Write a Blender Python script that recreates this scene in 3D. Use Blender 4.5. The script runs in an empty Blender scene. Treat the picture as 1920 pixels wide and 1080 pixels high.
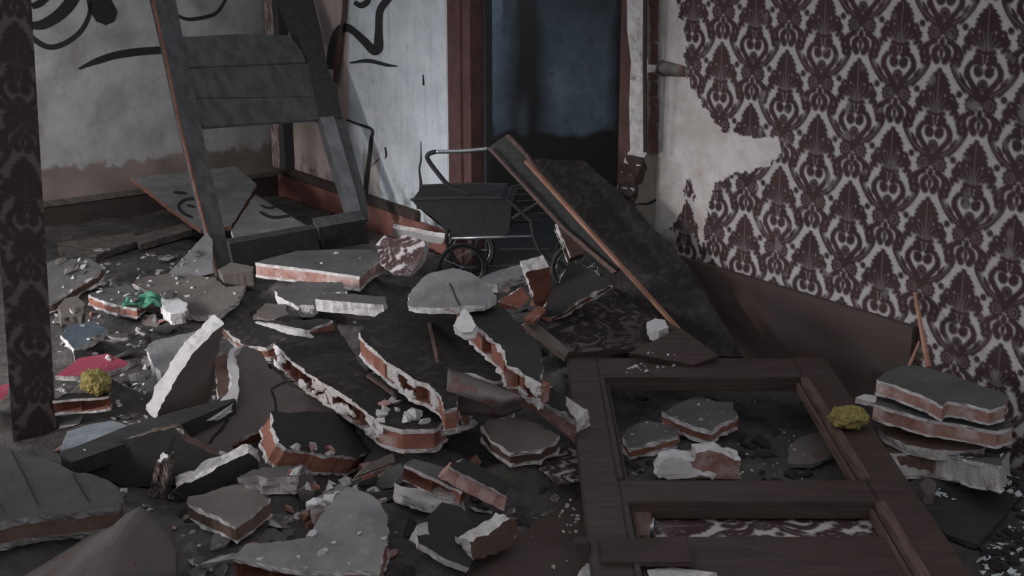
import bpy, bmesh, math, random
import numpy as np
from mathutils import Vector, Matrix, noise
from mathutils.bvhtree import BVHTree
from mathutils.geometry import tessellate_polygon

S = bpy.context.scene
COL = S.collection
R = math.radians

# ---------------------------------------------------------------- camera
F, PITCH, H = 2500.0, R(16.5), 1.6            # focal length in pixels of a 1920 wide frame, tilt, eye height
cam = bpy.data.cameras.new('camera')
cam.sensor_width = 36.0
cam.lens = 36.0 * F / 1920.0
cam.clip_start = 0.05
cam_o = bpy.data.objects.new('camera', cam)
cam_o.location = (0, 0, H)
cam_o.rotation_euler = (R(90) - PITCH, 0, 0)
COL.objects.link(cam_o)
S.camera = cam_o

# ---------------------------------------------------------------- light and exposure
S.view_settings.view_transform = 'Standard'
S.view_settings.look = 'None'
S.view_settings.gamma = 1.0
S.view_settings.use_curve_mapping = False
S.view_settings.exposure = 0.0
W = bpy.data.worlds.new('world')
S.world = W
W.use_nodes = True
W.node_tree.nodes['Background'].inputs[0].default_value = (0.93, 0.96, 1.0, 1)
W.node_tree.nodes['Background'].inputs[1].default_value = 0.50


def area(name, loc, target, sx, sy, power, color):
    l = bpy.data.lights.new(name, 'AREA')
    l.shape = 'RECTANGLE'
    l.size, l.size_y = sx, sy
    l.energy = power
    l.color = color
    o = bpy.data.objects.new(name, l)
    o.location = loc
    o.rotation_euler = (Vector(target) - Vector(loc)).to_track_quat('-Z', 'Y').to_euler()
    COL.objects.link(o)
    return o


area('far_room_window_light', (-5.9, 5.2, 1.65), (0.3, 5.4, 0.45), 1.6, 1.0, 180, (0.84, 0.94, 1.0))
area('near_room_window_light', (-5.9, 0.9, 1.60), (0.3, 4.3, 0.35), 1.6, 1.0, 420, (1.0, 0.975, 0.965))
area('hall_fill_light', (0.17, 6.42, 2.0), (0.3, 6.3, 0.7), 0.3, 0.5, 5.0, (0.62, 0.80, 1.0))  # unseen bluish lamp added inside the hall to brighten it

# ---------------------------------------------------------------- geometry from the surveyed camera
FWD = Vector((0, math.cos(PITCH), -math.sin(PITCH)))
UP = Vector((0, math.sin(PITCH), math.cos(PITCH)))
CAM = Vector((0, 0, H))


def ray(x, y):
    return Vector((1, 0, 0)) * ((x - 960) / F) + UP * ((540 - y) / F) + FWD


def pz(x, y, z):
    r = ray(x, y)
    return CAM + r * ((z - H) / r.z)


def py_(x, y, d):
    r = ray(x, y)
    return CAM + r * (d / r.y)


def pp(x, y, P, n):
    r = ray(x, y)
    return CAM + r * ((P - CAM).dot(n) / r.dot(n))


def proj(P):
    v = P - CAM
    k = v.dot(FWD)
    return 960 + F * v.x / k, 540 - F * v.dot(UP) / k


TH = math.atan2(1960, math.hypot(2500, 740))
DW = Vector((-math.sin(TH), math.cos(TH), 0))       # along the long right hand wall, away from the camera
NW = Vector((-math.cos(TH), -math.sin(TH), 0))      # its face
P0 = Vector((1.228, 3.84, 0))
NP = -DW                                            # face of the cross walls


def w1(t, z, off=0.0):
    return P0 + DW * t + NW * off + Vector((0, 0, z))


def w1t(x, y):
    P = pp(x, y, P0, NW)
    return (P - P0).dot(DW), P.z


CORNER = w1(4.16, 0)


def w2(s, z, off=0.0):                              # back wall of the far room, s runs left from the corner
    return CORNER + NW * s + NP * off + Vector((0, 0, z))


def w2s(x, y):
    P = pp(x, y, CORNER, NP)
    return (P - CORNER).dot(NW), P.z


# ---------------------------------------------------------------- materials
MATS = {}


def node(nt, t, **kw):
    n = nt.nodes.new(t)
    for k, v in kw.items():
        setattr(n, k, v)
    return n


def base_mat(name):
    m = bpy.data.materials.new(name)
    m.use_nodes = True
    nt = m.node_tree
    b = nt.nodes['Principled BSDF']
    MATS[name] = m
    return m, nt, b


def ramp(nt, src, a, b_, lo=0.35, hi=0.65):
    r = node(nt, 'ShaderNodeValToRGB')
    r.color_ramp.elements[0].position = lo
    r.color_ramp.elements[0].color = (*a, 1)
    r.color_ramp.elements[1].position = hi
    r.color_ramp.elements[1].color = (*b_, 1)
    nt.links.new(src, r.inputs[0])
    return r


def mixc(nt, fac, a, b_):
    m = node(nt, 'ShaderNodeMix', data_type='RGBA')
    for i, v in ((0, fac), (6, a), (7, b_)):
        if hasattr(v, 'links'):
            nt.links.new(v, m.inputs[i])
        elif i == 0:
            m.inputs[0].default_value = v
        else:
            m.inputs[i].default_value = (*v, 1)
    return m.outputs[2]


def noise_node(nt, scale, detail=5, rough=0.6, stretch=None):
    tc = node(nt, 'ShaderNodeTexCoord')
    n = node(nt, 'ShaderNodeTexNoise')
    n.inputs['Scale'].default_value = scale
    n.inputs['Detail'].default_value = detail
    n.inputs['Roughness'].default_value = rough
    if stretch:
        mp = node(nt, 'ShaderNodeMapping')
        mp.inputs['Scale'].default_value = stretch
        nt.links.new(tc.outputs['Object'], mp.inputs[0])
        nt.links.new(mp.outputs[0], n.inputs['Vector'])
    else:
        nt.links.new(tc.outputs['Object'], n.inputs['Vector'])
    return n


def bump(nt, b, src, strength=0.3, dist=0.01):
    bm_ = node(nt, 'ShaderNodeBump')
    bm_.inputs['Strength'].default_value = strength
    bm_.inputs['Distance'].default_value = dist
    nt.links.new(src, bm_.inputs['Height'])
    nt.links.new(bm_.outputs[0], b.inputs['Normal'])


def mat(name, a, b_, scale=14, rough=0.85, lo=0.35, hi=0.65, bs=0.35, bscale=60, third=None, tscale=5, tlo=0.55, thi=0.7,
        stretch=None, metal=0.0, spec=0.05):
    m, nt, b = base_mat(name)
    n = noise_node(nt, scale, stretch=stretch)
    c = ramp(nt, n.outputs[0], a, b_, lo, hi).outputs[0]
    if third:
        n3 = noise_node(nt, tscale, 6, 0.7)
        f = ramp(nt, n3.outputs[0], (0, 0, 0), (1, 1, 1), tlo, thi).outputs[0]
        c = mixc(nt, f, c, third)
    nt.links.new(c, b.inputs['Base Color'])
    b.inputs['Roughness'].default_value = rough
    b.inputs['Metallic'].default_value = metal
    b.inputs['Specular IOR Level'].default_value = spec
    if bs:
        n2 = noise_node(nt, bscale, 6, 0.65, stretch)
        bump(nt, b, n2.outputs[0], bs)
    return m


mat('plaster_white', (0.50, 0.45, 0.445), (0.70, 0.665, 0.67), 30, bs=0.6, bscale=90, third=(0.22, 0.16, 0.15), tscale=22, tlo=0.56, thi=0.72)
mat('plaster_dull', (0.18, 0.165, 0.165), (0.30, 0.28, 0.28), 30, bs=0.6, bscale=90, third=(0.10, 0.085, 0.08), tscale=22, tlo=0.56, thi=0.72)
mat('plaster_clean', (0.58, 0.545, 0.55), (0.70, 0.675, 0.69), 24, bs=0.4, bscale=70, third=(0.34, 0.29, 0.28), tscale=20, tlo=0.62, thi=0.8)
mat('grey_paint', (0.098, 0.091, 0.091), (0.135, 0.127, 0.127), 9, bs=0.25, bscale=70, third=(0.24, 0.225, 0.22), tscale=26, tlo=0.6, thi=0.85)
mat('brown_paint', (0.125, 0.106, 0.099), (0.165, 0.142, 0.133), 8, bs=0.2, bscale=60, third=(0.25, 0.22, 0.21), tscale=22, tlo=0.62, thi=0.85)
mat('grey_paint_dim', (0.072, 0.067, 0.067), (0.096, 0.09, 0.09), 9, bs=0.25, bscale=70, third=(0.12, 0.11, 0.11), tscale=26, tlo=0.62, thi=0.85)  # grey paint darkened for the corner slab, weaker light put into its colour
mat('grey_pale', (0.18, 0.175, 0.178), (0.27, 0.262, 0.266), 9, bs=0.35, bscale=80, third=(0.36, 0.34, 0.34), tscale=34, tlo=0.58, thi=0.8)
mat('brick', (0.24, 0.10, 0.075), (0.36, 0.165, 0.125), 18, bs=0.5, bscale=90, third=(0.42, 0.33, 0.31), tscale=9, tlo=0.56, thi=0.72)
mat('brick_dusty', (0.32, 0.16, 0.135), (0.46, 0.28, 0.25), 26, bs=0.5, bscale=90, third=(0.60, 0.52, 0.51), tscale=11, tlo=0.48, thi=0.68)
mat('brick_brown', (0.13, 0.085, 0.07), (0.18, 0.12, 0.10), 18, bs=0.4, bscale=70)
mat('door_brown', (0.060, 0.042, 0.039), (0.085, 0.060, 0.055), 6, rough=0.5, bs=0.15, bscale=40, stretch=(1, 8, 8), spec=0.1)
mat('door_worn', (0.11, 0.072, 0.062), (0.17, 0.115, 0.10), 10, rough=0.6, bs=0.25, bscale=40, stretch=(8, 1, 8))
mat('board_brown', (0.085, 0.060, 0.056), (0.102, 0.074, 0.069), 4, rough=0.7, bs=0.08, bscale=40, third=(0.16, 0.125, 0.12), tscale=60, tlo=0.72, thi=0.8)
mat('skirting_red', (0.20, 0.085, 0.072), (0.27, 0.13, 0.11), 10, rough=0.6, bs=0.3, third=(0.34, 0.26, 0.24), tscale=16, tlo=0.62, thi=0.75)
mat('skirting_dark', (0.055, 0.042, 0.040), (0.075, 0.058, 0.053), 8, rough=0.6, bs=0.15)
mat('frame_red', (0.085, 0.046, 0.044), (0.115, 0.064, 0.060), 12, rough=0.55, bs=0.25, third=(0.07, 0.045, 0.04), tscale=14, tlo=0.6, thi=0.7)
mat('frame_dark', (0.06, 0.042, 0.040), (0.085, 0.058, 0.055), 12, rough=0.6, bs=0.2)
mat('lath_orange', (0.34, 0.17, 0.12), (0.45, 0.25, 0.18), 14, rough=0.6, bs=0.2, stretch=(1, 1, 1))
mat('wood_grey', (0.070, 0.070, 0.072), (0.115, 0.115, 0.118), 7, rough=0.7, bs=0.3, bscale=30, stretch=(3, 3, 1), third=(0.09, 0.085, 0.085), tscale=9, tlo=0.55, thi=0.75)
mat('wood_grey_light', (0.16, 0.165, 0.17), (0.24, 0.245, 0.255), 7, rough=0.65, bs=0.3, bscale=30, stretch=(3, 3, 1), third=(0.14, 0.14, 0.14), tscale=9, tlo=0.55, thi=0.75)
mat('wood_red_edge', (0.20, 0.095, 0.075), (0.30, 0.15, 0.12), 14, rough=0.7)
mat('timber_old', (0.10, 0.088, 0.08), (0.19, 0.165, 0.15), 8, rough=0.85, bs=0.5, stretch=(2, 8, 8))
mat('timber_dark', (0.050, 0.047, 0.048), (0.070, 0.066, 0.066), 8, rough=0.8, bs=0.3, stretch=(1, 8, 8))
mat('black_metal', (0.042, 0.042, 0.044), (0.054, 0.054, 0.056), 8, rough=0.5, bs=0)
mat('black_cloth', (0.038, 0.037, 0.039), (0.048, 0.046, 0.048), 20, rough=0.9, bs=0.3)
mat('steel', (0.42, 0.42, 0.45), (0.55, 0.55, 0.58), 20, rough=0.3, bs=0, metal=0.9)
mat('red_paint', (0.30, 0.055, 0.085), (0.37, 0.085, 0.12), 10, rough=0.6, bs=0.2)
mat('foam_yellow', (0.25, 0.20, 0.07), (0.40, 0.33, 0.14), 30, rough=0.95, bs=0.9, bscale=60)
mat('cloth_green', (0.05, 0.17, 0.11), (0.09, 0.25, 0.17), 20, rough=0.9, bs=0.3)
mat('blue_paint', (0.075, 0.095, 0.115), (0.105, 0.125, 0.145), 12, bs=0.3, third=(0.17, 0.18, 0.19), tscale=30, tlo=0.6, thi=0.8)
mat('blue_grey', (0.20, 0.215, 0.24), (0.30, 0.315, 0.34), 14, bs=0.4)
mat('glass_pale', (0.50, 0.58, 0.60), (0.68, 0.74, 0.76), 20, rough=0.2, bs=0, spec=0.6)
mat('cardboard', (0.15, 0.13, 0.127), (0.19, 0.165, 0.16), 6, bs=0.15, third=(0.165, 0.085, 0.085), tscale=12, tlo=0.54, thi=0.64)
mat('dirt', (0.065, 0.058, 0.056), (0.115, 0.102, 0.098), 16, bs=0.8, bscale=50, third=(0.24, 0.21, 0.205), tscale=45, tlo=0.6, thi=0.72)
mat('floor_dark', (0.055, 0.05, 0.048), (0.08, 0.072, 0.07), 6, bs=0.2)
mat('hall_blue', (0.20, 0.25, 0.30), (0.27, 0.33, 0.39), 3, rough=0.8, bs=0.15)
mat('hall_dark', (0.055, 0.055, 0.057), (0.07, 0.07, 0.072), 3, rough=0.9, bs=0.1)  # even dark tone for the hall's other wall and ceiling
mat('graffiti', (0.035, 0.035, 0.037), (0.045, 0.045, 0.047), 5, rough=0.7, bs=0)
mat('stub_grey', (0.20, 0.185, 0.165), (0.26, 0.24, 0.215), 7, bs=0.25)
mat('splinter', (0.10, 0.07, 0.065), (0.42, 0.36, 0.34), 40, bs=0.6, lo=0.45, hi=0.6, stretch=(4, 4, 0.4))
mat('crack', (0.03, 0.027, 0.026), (0.04, 0.036, 0.035), 7, bs=0)


def dark_paper(name, a, b_, scale):
    m, nt, b = base_mat(name)
    tc = node(nt, 'ShaderNodeTexCoord')
    n = node(nt, 'ShaderNodeTexNoise')
    n.inputs['Scale'].default_value = scale
    n.inputs['Detail'].default_value = 2.5
    n.inputs['Distortion'].default_value = 2.2
    nt.links.new(tc.outputs['Object'], n.inputs['Vector'])
    c = ramp(nt, n.outputs[0], a, b_, 0.5, 0.6).outputs[0]
    n3 = noise_node(nt, 6, 6, 0.7)
    f = ramp(nt, n3.outputs[0], (0, 0, 0), (1, 1, 1), 0.45, 0.75).outputs[0]
    c = mixc(nt, f, c, tuple(0.8 * v for v in a))
    nt.links.new(c, b.inputs['Base Color'])
    b.inputs['Specular IOR Level'].default_value = 0.04
    b.inputs['Roughness'].default_value = 0.8
    n2 = noise_node(nt, 40, 5)
    bump(nt, b, n2.outputs[0], 0.25)


dark_paper('dark_paper', (0.036, 0.031, 0.031), (0.056, 0.048, 0.048), 16)
dark_paper('scroll_paper', (0.040, 0.032, 0.033), (0.13, 0.105, 0.105), 15)


def wallpaper_mat(name, bare, bare2, light, dark, worn):
    """attribute 'pat': r = printed pattern, g = paper still on the wall, b = grime"""
    m, nt, b = base_mat(name)
    at = node(nt, 'ShaderNodeAttribute', attribute_name='pat')
    sp = node(nt, 'ShaderNodeSeparateColor')
    nt.links.new(at.outputs['Color'], sp.inputs[0])
    n1 = noise_node(nt, 7, 6, 0.7)
    plaster = ramp(nt, n1.outputs[0], bare, bare2, 0.38, 0.6).outputs[0]
    spot = noise_node(nt, 26, 7, 0.75)
    f = ramp(nt, spot.outputs[0], (0, 0, 0), (1, 1, 1), 0.60, 0.70).outputs[0]
    plaster = mixc(nt, f, plaster, tuple(0.55 * v for v in bare))
    n2 = noise_node(nt, 5, 4, 0.6)
    print_c = ramp(nt, n2.outputs[0], dark, worn, 0.35, 0.75).outputs[0]
    paper = mixc(nt, sp.outputs[0], light, print_c)
    c = mixc(nt, sp.outputs[1], plaster, paper)
    c = mixc(nt, sp.outputs[2], c, (0.07, 0.06, 0.056))
    nt.links.new(c, b.inputs['Base Color'])
    b.inputs['Roughness'].default_value = 0.85
    b.inputs['Specular IOR Level'].default_value = 0.04
    n4 = noise_node(nt, 45, 6, 0.6)
    bump(nt, b, n4.outputs[0], 0.15)


wallpaper_mat('damask', (0.50, 0.44, 0.42), (0.66, 0.61, 0.60), (0.50, 0.46, 0.47), (0.060, 0.037, 0.039), (0.095, 0.057, 0.057))
wallpaper_mat('damask_shaded', (0.30, 0.26, 0.25), (0.36, 0.32, 0.31), (0.145, 0.112, 0.114), (0.055, 0.041, 0.042), (0.065, 0.05, 0.05))  # the same damask with the unlit pillar's shade put into its colours
wallpaper_mat('blue_white', (0.50, 0.53, 0.57), (0.62, 0.65, 0.69), (0.44, 0.36, 0.34), (0.10, 0.09, 0.085), (0.16, 0.13, 0.12))
wallpaper_mat('grey_white', (0.38, 0.375, 0.38), (0.48, 0.475, 0.48), (0.30, 0.235, 0.215), (0.10, 0.09, 0.085), (0.16, 0.13, 0.12))


# ---------------------------------------------------------------- object helpers
def link(name, bm, mats, parent=None, loc=None, smooth=False):
    me = bpy.data.meshes.new(name)
    bmesh.ops.recalc_face_normals(bm, faces=bm.faces)
    bm.to_mesh(me)
    bm.free()
    for m in (mats if isinstance(mats, (list, tuple)) else [mats]):
        me.materials.append(MATS[m])
    if smooth:
        for p in me.polygons:
            p.use_smooth = True
    o = bpy.data.objects.new(name, me)
    COL.objects.link(o)
    if parent is not None:
        o.parent = parent
    if loc is not None:
        o.location = loc
    return o


def tag(o, label, cat, group=None, kind=None):
    if label:
        o['label'] = label
    if cat:
        o['category'] = cat
    if group:
        o['group'] = group
    if kind:
        o['kind'] = kind
    return o


def empty(name, loc, label, cat, group=None):
    e = bpy.data.objects.new(name, None)
    e.location = loc
    e.empty_display_size = 0.05
    COL.objects.link(e)
    return tag(e, label, cat, group)


def struct(o):
    o['kind'] = 'structure'
    return o


def add_hex(bm, lo4, hi4, mi=0):
    """box from four bottom and four top corners"""
    v = [bm.verts.new(p) for p in list(lo4) + list(hi4)]
    for f in ((3, 2, 1, 0), (4, 5, 6, 7), (0, 1, 5, 4), (1, 2, 6, 5), (2, 3, 7, 6), (3, 0, 4, 7)):
        fc = bm.faces.new([v[i] for i in f])
        fc.material_index = mi


def box_on_w1(bm, t0, t1, z0, z1, o0, o1):
    add_hex(bm, [w1(t0, z0, o0), w1(t1, z0, o0), w1(t1, z0, o1), w1(t0, z0, o1)],
            [w1(t0, z1, o0), w1(t1, z1, o0), w1(t1, z1, o1), w1(t0, z1, o1)])


def box_on_w2(bm, s0, s1, z0, z1, o0, o1):
    add_hex(bm, [w2(s0, z0, o0), w2(s1, z0, o0), w2(s1, z0, o1), w2(s0, z0, o1)],
            [w2(s0, z1, o0), w2(s1, z1, o0), w2(s1, z1, o1), w2(s0, z1, o1)])


def xbox(bm, x0, x1, y0, y1, z0, z1, mi=0):
    add_hex(bm, [(x0, y0, z0), (x1, y0, z0), (x1, y1, z0), (x0, y1, z0)],
            [(x0, y0, z1), (x1, y0, z1), (x1, y1, z1), (x0, y1, z1)], mi)


def tube(bm, pts, r, n=10, closed=False, mi=0):
    pts = [Vector(p) for p in pts]
    rings = []
    N = len(pts)
    for i, p in enumerate(pts):
        a = pts[(i - 1) % N] if (closed or i > 0) else p
        b = pts[(i + 1) % N] if (closed or i < N - 1) else p
        t = (b - a).normalized()
        u = t.cross(Vector((0.13, 0.31, 0.94))).normalized()
        v = t.cross(u)
        rr = r[i] if isinstance(r, (list, tuple)) else r
        rings.append([bm.verts.new(p + (u * math.cos(k * 2 * math.pi / n) + v * math.sin(k * 2 * math.pi / n)) * rr) for k in range(n)])
    for i in range(N if closed else N - 1):
        A, B = rings[i], rings[(i + 1) % N]
        for k in range(n):
            f = bm.faces.new((A[k], A[(k + 1) % n], B[(k + 1) % n], B[k]))
            f.material_index = mi
    if not closed:
        bm.faces.new(rings[0][::-1])
        bm.faces.new(rings[-1])


def smooth_pts(pts, k=6):
    """Catmull-Rom through the points"""
    P = [Vector(p) for p in pts]
    P = [P[0] * 2 - P[1]] + P + [P[-1] * 2 - P[-2]]
    out = []
    for i in range(1, len(P) - 2):
        for j in range(k):
            t = j / k
            a, b, c, d = P[i - 1], P[i], P[i + 1], P[i + 2]
            out.append(0.5 * ((2 * b) + (c - a) * t + (2 * a - 5 * b + 4 * c - d) * t * t + (3 * b - a - 3 * c + d) * t ** 3))
    out.append(P[-2])
    return out


# ---------------------------------------------------------------- damask pattern tile
TU, TV = 0.288, 0.378
AS = TV / TU
NX, NY = 280, 368
gx = (np.arange(NX) + 0.5) / NX - 0.5
gy = (np.arange(NY) + 0.5) / NY * AS
GX, GY = np.meshgrid(gx, gy)


def motif_field():
    """ink amount of the ornament on one repeat; x across, y down, unit = the repeat's width"""
    dist = np.full(GX.shape, 9.0)       # signed distance, negative inside the ink
    light = np.full(GX.shape, 9.0)      # veins left pale

    def cap(X, Y, a, b, ra, rb):
        ax, ay = a
        bx, by = b
        dx, dy = bx - ax, by - ay
        L = dx * dx + dy * dy + 1e-9
        h = np.clip(((X - ax) * dx + (Y - ay) * dy) / L, 0, 1)
        return np.hypot(X - ax - h * dx, Y - ay - h * dy) - (ra + (rb - ra) * h)

    def stroke(X, Y, pts, r0, r1):
        n = len(pts) - 1
        d = np.full(X.shape, 9.0)
        for i in range(n):
            d = np.minimum(d, cap(X, Y, pts[i], pts[i + 1], r0 + (r1 - r0) * i / n, r0 + (r1 - r0) * (i + 1) / n))
        return d
    for oy in (-AS, -AS / 2, 0, AS / 2, AS):
        for ox in ((-1, 0, 1) if abs(oy) in (0, AS) else (-0.5, 0.5)):
            X = np.abs(GX - ox)
            Y = GY - oy
            d = np.full(X.shape, 9.0)
            vy = np.array([0, .03, .07, .12, .17, .205, .235, .26, .29, .34, .40, .44, .465, .485])
            wx = np.array([0, .03, .072, .108, .135, .132, .085, .15, .20, .222, .232, .212, .15, .05])
            wv = np.interp(Y, vy, wx, left=-1, right=-1)
            wv = wv + 0.010 * np.sin(Y * 130) + 0.006 * np.sin(Y * 230)
            d = np.minimum(d, np.where((Y > 0) & (Y < 0.49), (X - wv) * 0.8, 9))
            for (qx, qy, r_) in ((.165, .295, .052), (.205, .36, .050), (.19, .415, .045), (.10, .24, .045)):
                d = np.minimum(d, np.hypot(X - qx, Y - qy) - r_ - .006 * np.sin(9 * np.arctan2(Y - qy, X - qx)))
            d = np.minimum(d, np.hypot(X - .25, Y - .24) - .032)
            for (qx, qy, r_) in ((.135, .445, .026), (.10, .425, .012), (.165, .42, .012), (.17, .29, .010), (.09, .27, .012)):
                d = np.maximum(d, -(np.hypot(X - qx, (Y - qy) * .8) - r_))
            d = np.minimum(d, np.hypot(X - .078, (Y - .525) * 1.1) - .052)
            d = np.minimum(d, cap(X, Y, (0, .46), (0, .56), .022, .012))
            # heart scroll and ball
            d = np.minimum(d, stroke(X, Y, [(.035, .575), (.09, .562), (.145, .575), (.185, .63), (.178, .70), (.135, .765), (.08, .82), (.03, .875), (0, .94)], .022, .030))
            d = np.minimum(d, stroke(X, Y, [(.155, .60), (.19, .65), (.18, .71)], .02, .035))
            d = np.minimum(d, np.hypot(X - .056, Y - .655) - .050)
            d = np.minimum(d, stroke(X, Y, [(.05, .60), (.095, .62), (.09, .66)], .012, .02))
            d = np.minimum(d, np.hypot(X, Y - .785) - .058)
            # acanthus leaves sweeping up and out
            S1 = [(0, .95), (.05, .905), (.13, .855), (.22, .805), (.30, .735), (.345, .66), (.355, .59), (.33, .555)]
            d1 = stroke(X, Y, S1, .034, .026)
            d1 = np.minimum(d1, stroke(X, Y, [(.10, .875), (.19, .83), (.27, .765)], .034, .036))
            d = np.minimum(d, d1 + 0.010 * np.sin(X * 95 + Y * 70))
            d = np.minimum(d, cap(X, Y, (.215, .765), (.265, .70), .018, .010))
            d = np.minimum(d, stroke(X, Y, [(.33, .555), (.29, .565), (.285, .61), (.305, .625)], .022, .022))
            # rosettes
            d = np.minimum(d, np.hypot(X - .095, Y - .972) - .083 - .008 * np.sin(11 * np.arctan2(Y - .972, X - .095)))
            d = np.minimum(d, np.maximum(np.abs(X) * 1.9 + np.abs(Y - 1.065) - .066, -9))
            # C scrolls
            d = np.minimum(d, stroke(X, Y, [(.045, 1.115), (.078, 1.15), (.082, 1.20), (.048, 1.245)], .030, .036))
            d = np.minimum(d, cap(X, Y, (0, 1.15), (0, 1.22), .02, .012))
            d = np.minimum(d, stroke(X, Y, [(.08, 1.055), (.135, 1.075), (.17, 1.125), (.165, 1.19), (.13, 1.235)], .028, .022))
            d = np.minimum(d, stroke(X, Y, [(.165, 1.10), (.215, 1.13), (.235, 1.185), (.215, 1.235), (.19, 1.225)], .030, .022))
            d = np.minimum(d, cap(X, Y, (.255, 1.09), (.268, 1.14), .022, .018))
            dist = np.minimum(dist, d)
            # pale veins
            l = np.full(X.shape, 9.0)
            for (ex, ey) in ((0, .16), (.05, .27), (.10, .31), (.15, .36), (.17, .40)):
                l = np.minimum(l, cap(X, Y, (0.012, .45), (ex, ey), .005, .002))
            l = np.minimum(l, stroke(X, Y, [(.10, .875), (.20, .82), (.29, .745), (.34, .66)], .004, .003))
            l = np.minimum(l, np.abs(np.hypot(X - .095, Y - .972) - .046) - .004)
            l = np.minimum(l, np.abs(np.hypot(X - .085, Y - .972) - .016) - .003)
            l = np.minimum(l, np.abs(np.hypot(X, Y - .785) - .034) - .002)
            l = np.minimum(l, cap(X, Y, (0.0, .05), (0, .16), .003, .003))
            light = np.minimum(light, l)
    dist = dist + 0.005 * np.sin(GX * 2 * np.pi * 32 + 3 * np.sin(GY / AS * 2 * np.pi * 3)) * np.sin(GY / AS * 2 * np.pi * 38 + 2 * np.sin(GX * 2 * np.pi * 2))
    ink = np.clip(0.5 - (dist - 0.006) / 0.018, 0, 1)
    vein = np.clip(0.5 - light / 0.012, 0, 1)
    return ink * (1 - 0.32 * vein)


TILE = motif_field()


def damask(u, v):
    """u, v in metres on the wall (v up)"""
    x = ((np.asarray(u) / TU + 0.5) % 1.0) * NX - 0.5
    y = ((-np.asarray(v) / TU) % AS) / AS * NY - 0.5
    x0 = np.floor(x).astype(int)
    y0 = np.floor(y).astype(int)
    fx, fy = x - x0, y - y0
    T = lambda a, b: TILE[b % NY, a % NX]
    return (T(x0, y0) * (1 - fx) + T(x0 + 1, y0) * fx) * (1 - fy) + (T(x0, y0 + 1) * (1 - fx) + T(x0 + 1, y0 + 1) * fx) * fy


def inpoly(px, py, poly):
    px, py = np.asarray(px, float), np.asarray(py, float)
    r = np.zeros(px.shape, bool)
    n = len(poly)
    for i in range(n):
        x0, y0 = poly[i]
        x1, y1 = poly[(i + 1) % n]
        if y0 == y1:
            continue
        c = ((y0 > py) != (y1 > py)) & (px < (x1 - x0) * (py - y0) / (y1 - y0) + x0)
        r ^= c
    return r


def set_pat(me, cols):
    at = me.color_attributes.new('pat', 'FLOAT_COLOR', 'POINT')
    a = np.ones((len(me.vertices), 4), np.float32)
    a[:, :3] = cols
    at.data.foreach_set('color', a.ravel())


def nz(arr, s, seed=0.0):
    return np.array([noise.noise(Vector((float(a[0]) * s + seed, float(a[1]) * s, seed))) for a in arr])


def grid_wall(name, fn, a0, a1, b0, b1, step, thick, back, matname, colour, parent=None):
    """a wall: a fine front face for its print, with real thickness behind it.
    fn(a, b) is the point on the face, back the direction into the wall"""
    na, nb = max(2, int((a1 - a0) / step)), max(2, int((b1 - b0) / step))
    A = np.linspace(a0, a1, na + 1)
    B = np.linspace(b0, b1, nb + 1)
    o, ea, eb = fn(0, 0), fn(1, 0) - fn(0, 0), fn(0, 1) - fn(0, 0)
    AA, BB = np.meshgrid(A, B)
    pts = np.array(o)[None, :] + AA.ravel()[:, None] * np.array(ea)[None, :] + BB.ravel()[:, None] * np.array(eb)[None, :]
    idx = np.arange((na + 1) * (nb + 1)).reshape(nb + 1, na + 1)
    q = np.stack([idx[:-1, :-1], idx[:-1, 1:], idx[1:, 1:], idx[1:, :-1]], -1).reshape(-1, 4)
    # back corners
    bk = np.array(back) * thick
    c = [idx[0, 0], idx[0, -1], idx[-1, -1], idx[-1, 0]]
    nb0 = len(pts)
    pts = np.vstack([pts, pts[c] + bk, pts[c]])
    b0_, f0_ = nb0, nb0 + 4
    extra = [[b0_ + 3, b0_ + 2, b0_ + 1, b0_]] + [[f0_ + i, b0_ + i, b0_ + (i + 1) % 4, f0_ + (i + 1) % 4] for i in range(4)]
    me = bpy.data.meshes.new(name)
    me.from_pydata(pts.tolist(), [], q.tolist() + extra)
    me.materials.append(MATS[matname])
    cols = np.zeros((len(pts), 3))
    cols[:nb0] = colour(AA.ravel(), BB.ravel())
    set_pat(me, cols)
    ob = bpy.data.objects.new(name, me)
    COL.objects.link(ob)
    if parent:
        ob.parent = parent
    return ob


def wall_px(fn, a, b):
    """image position of wall points, to lay the outline of the torn paper on the wall"""
    o, ea, eb = fn(0, 0), fn(1, 0) - fn(0, 0), fn(0, 1) - fn(0, 0)
    pts = np.array(o)[None, :] + a[:, None] * np.array(ea)[None, :] + b[:, None] * np.array(eb)[None, :]
    v = pts - np.array(CAM)
    k = v @ np.array(FWD)
    return 960 + F * v[:, 0] / k, 540 - F * (v @ np.array(UP)) / k


# ================================================================= SETTING
bm = bmesh.new()
bmesh.ops.create_grid(bm, x_segments=2, y_segments=2, size=7)
fl = link('floor', bm, 'floor_dark', loc=(0, 4, 0))
struct(fl)

# --- unseen left wall, added: its two low openings grade the light by height
bm = bmesh.new()
for y0, y1, z0, z1 in ((-1.5, 2.1, 0, 2.4), (2.1, 3.4, 0, 0.35), (2.1, 3.4, 1.28, 2.4), (3.4, 4.1, 0, 2.4), (4.1, 5.4, 0, 0.35), (4.1, 5.4, 1.30, 2.4), (5.4, 5.6, 0, 2.4)):
    xbox(bm, -3.6, -3.48, y0, y1, z0, z1)
struct(link('added_wall_left', bm, 'stub_grey'))

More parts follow.
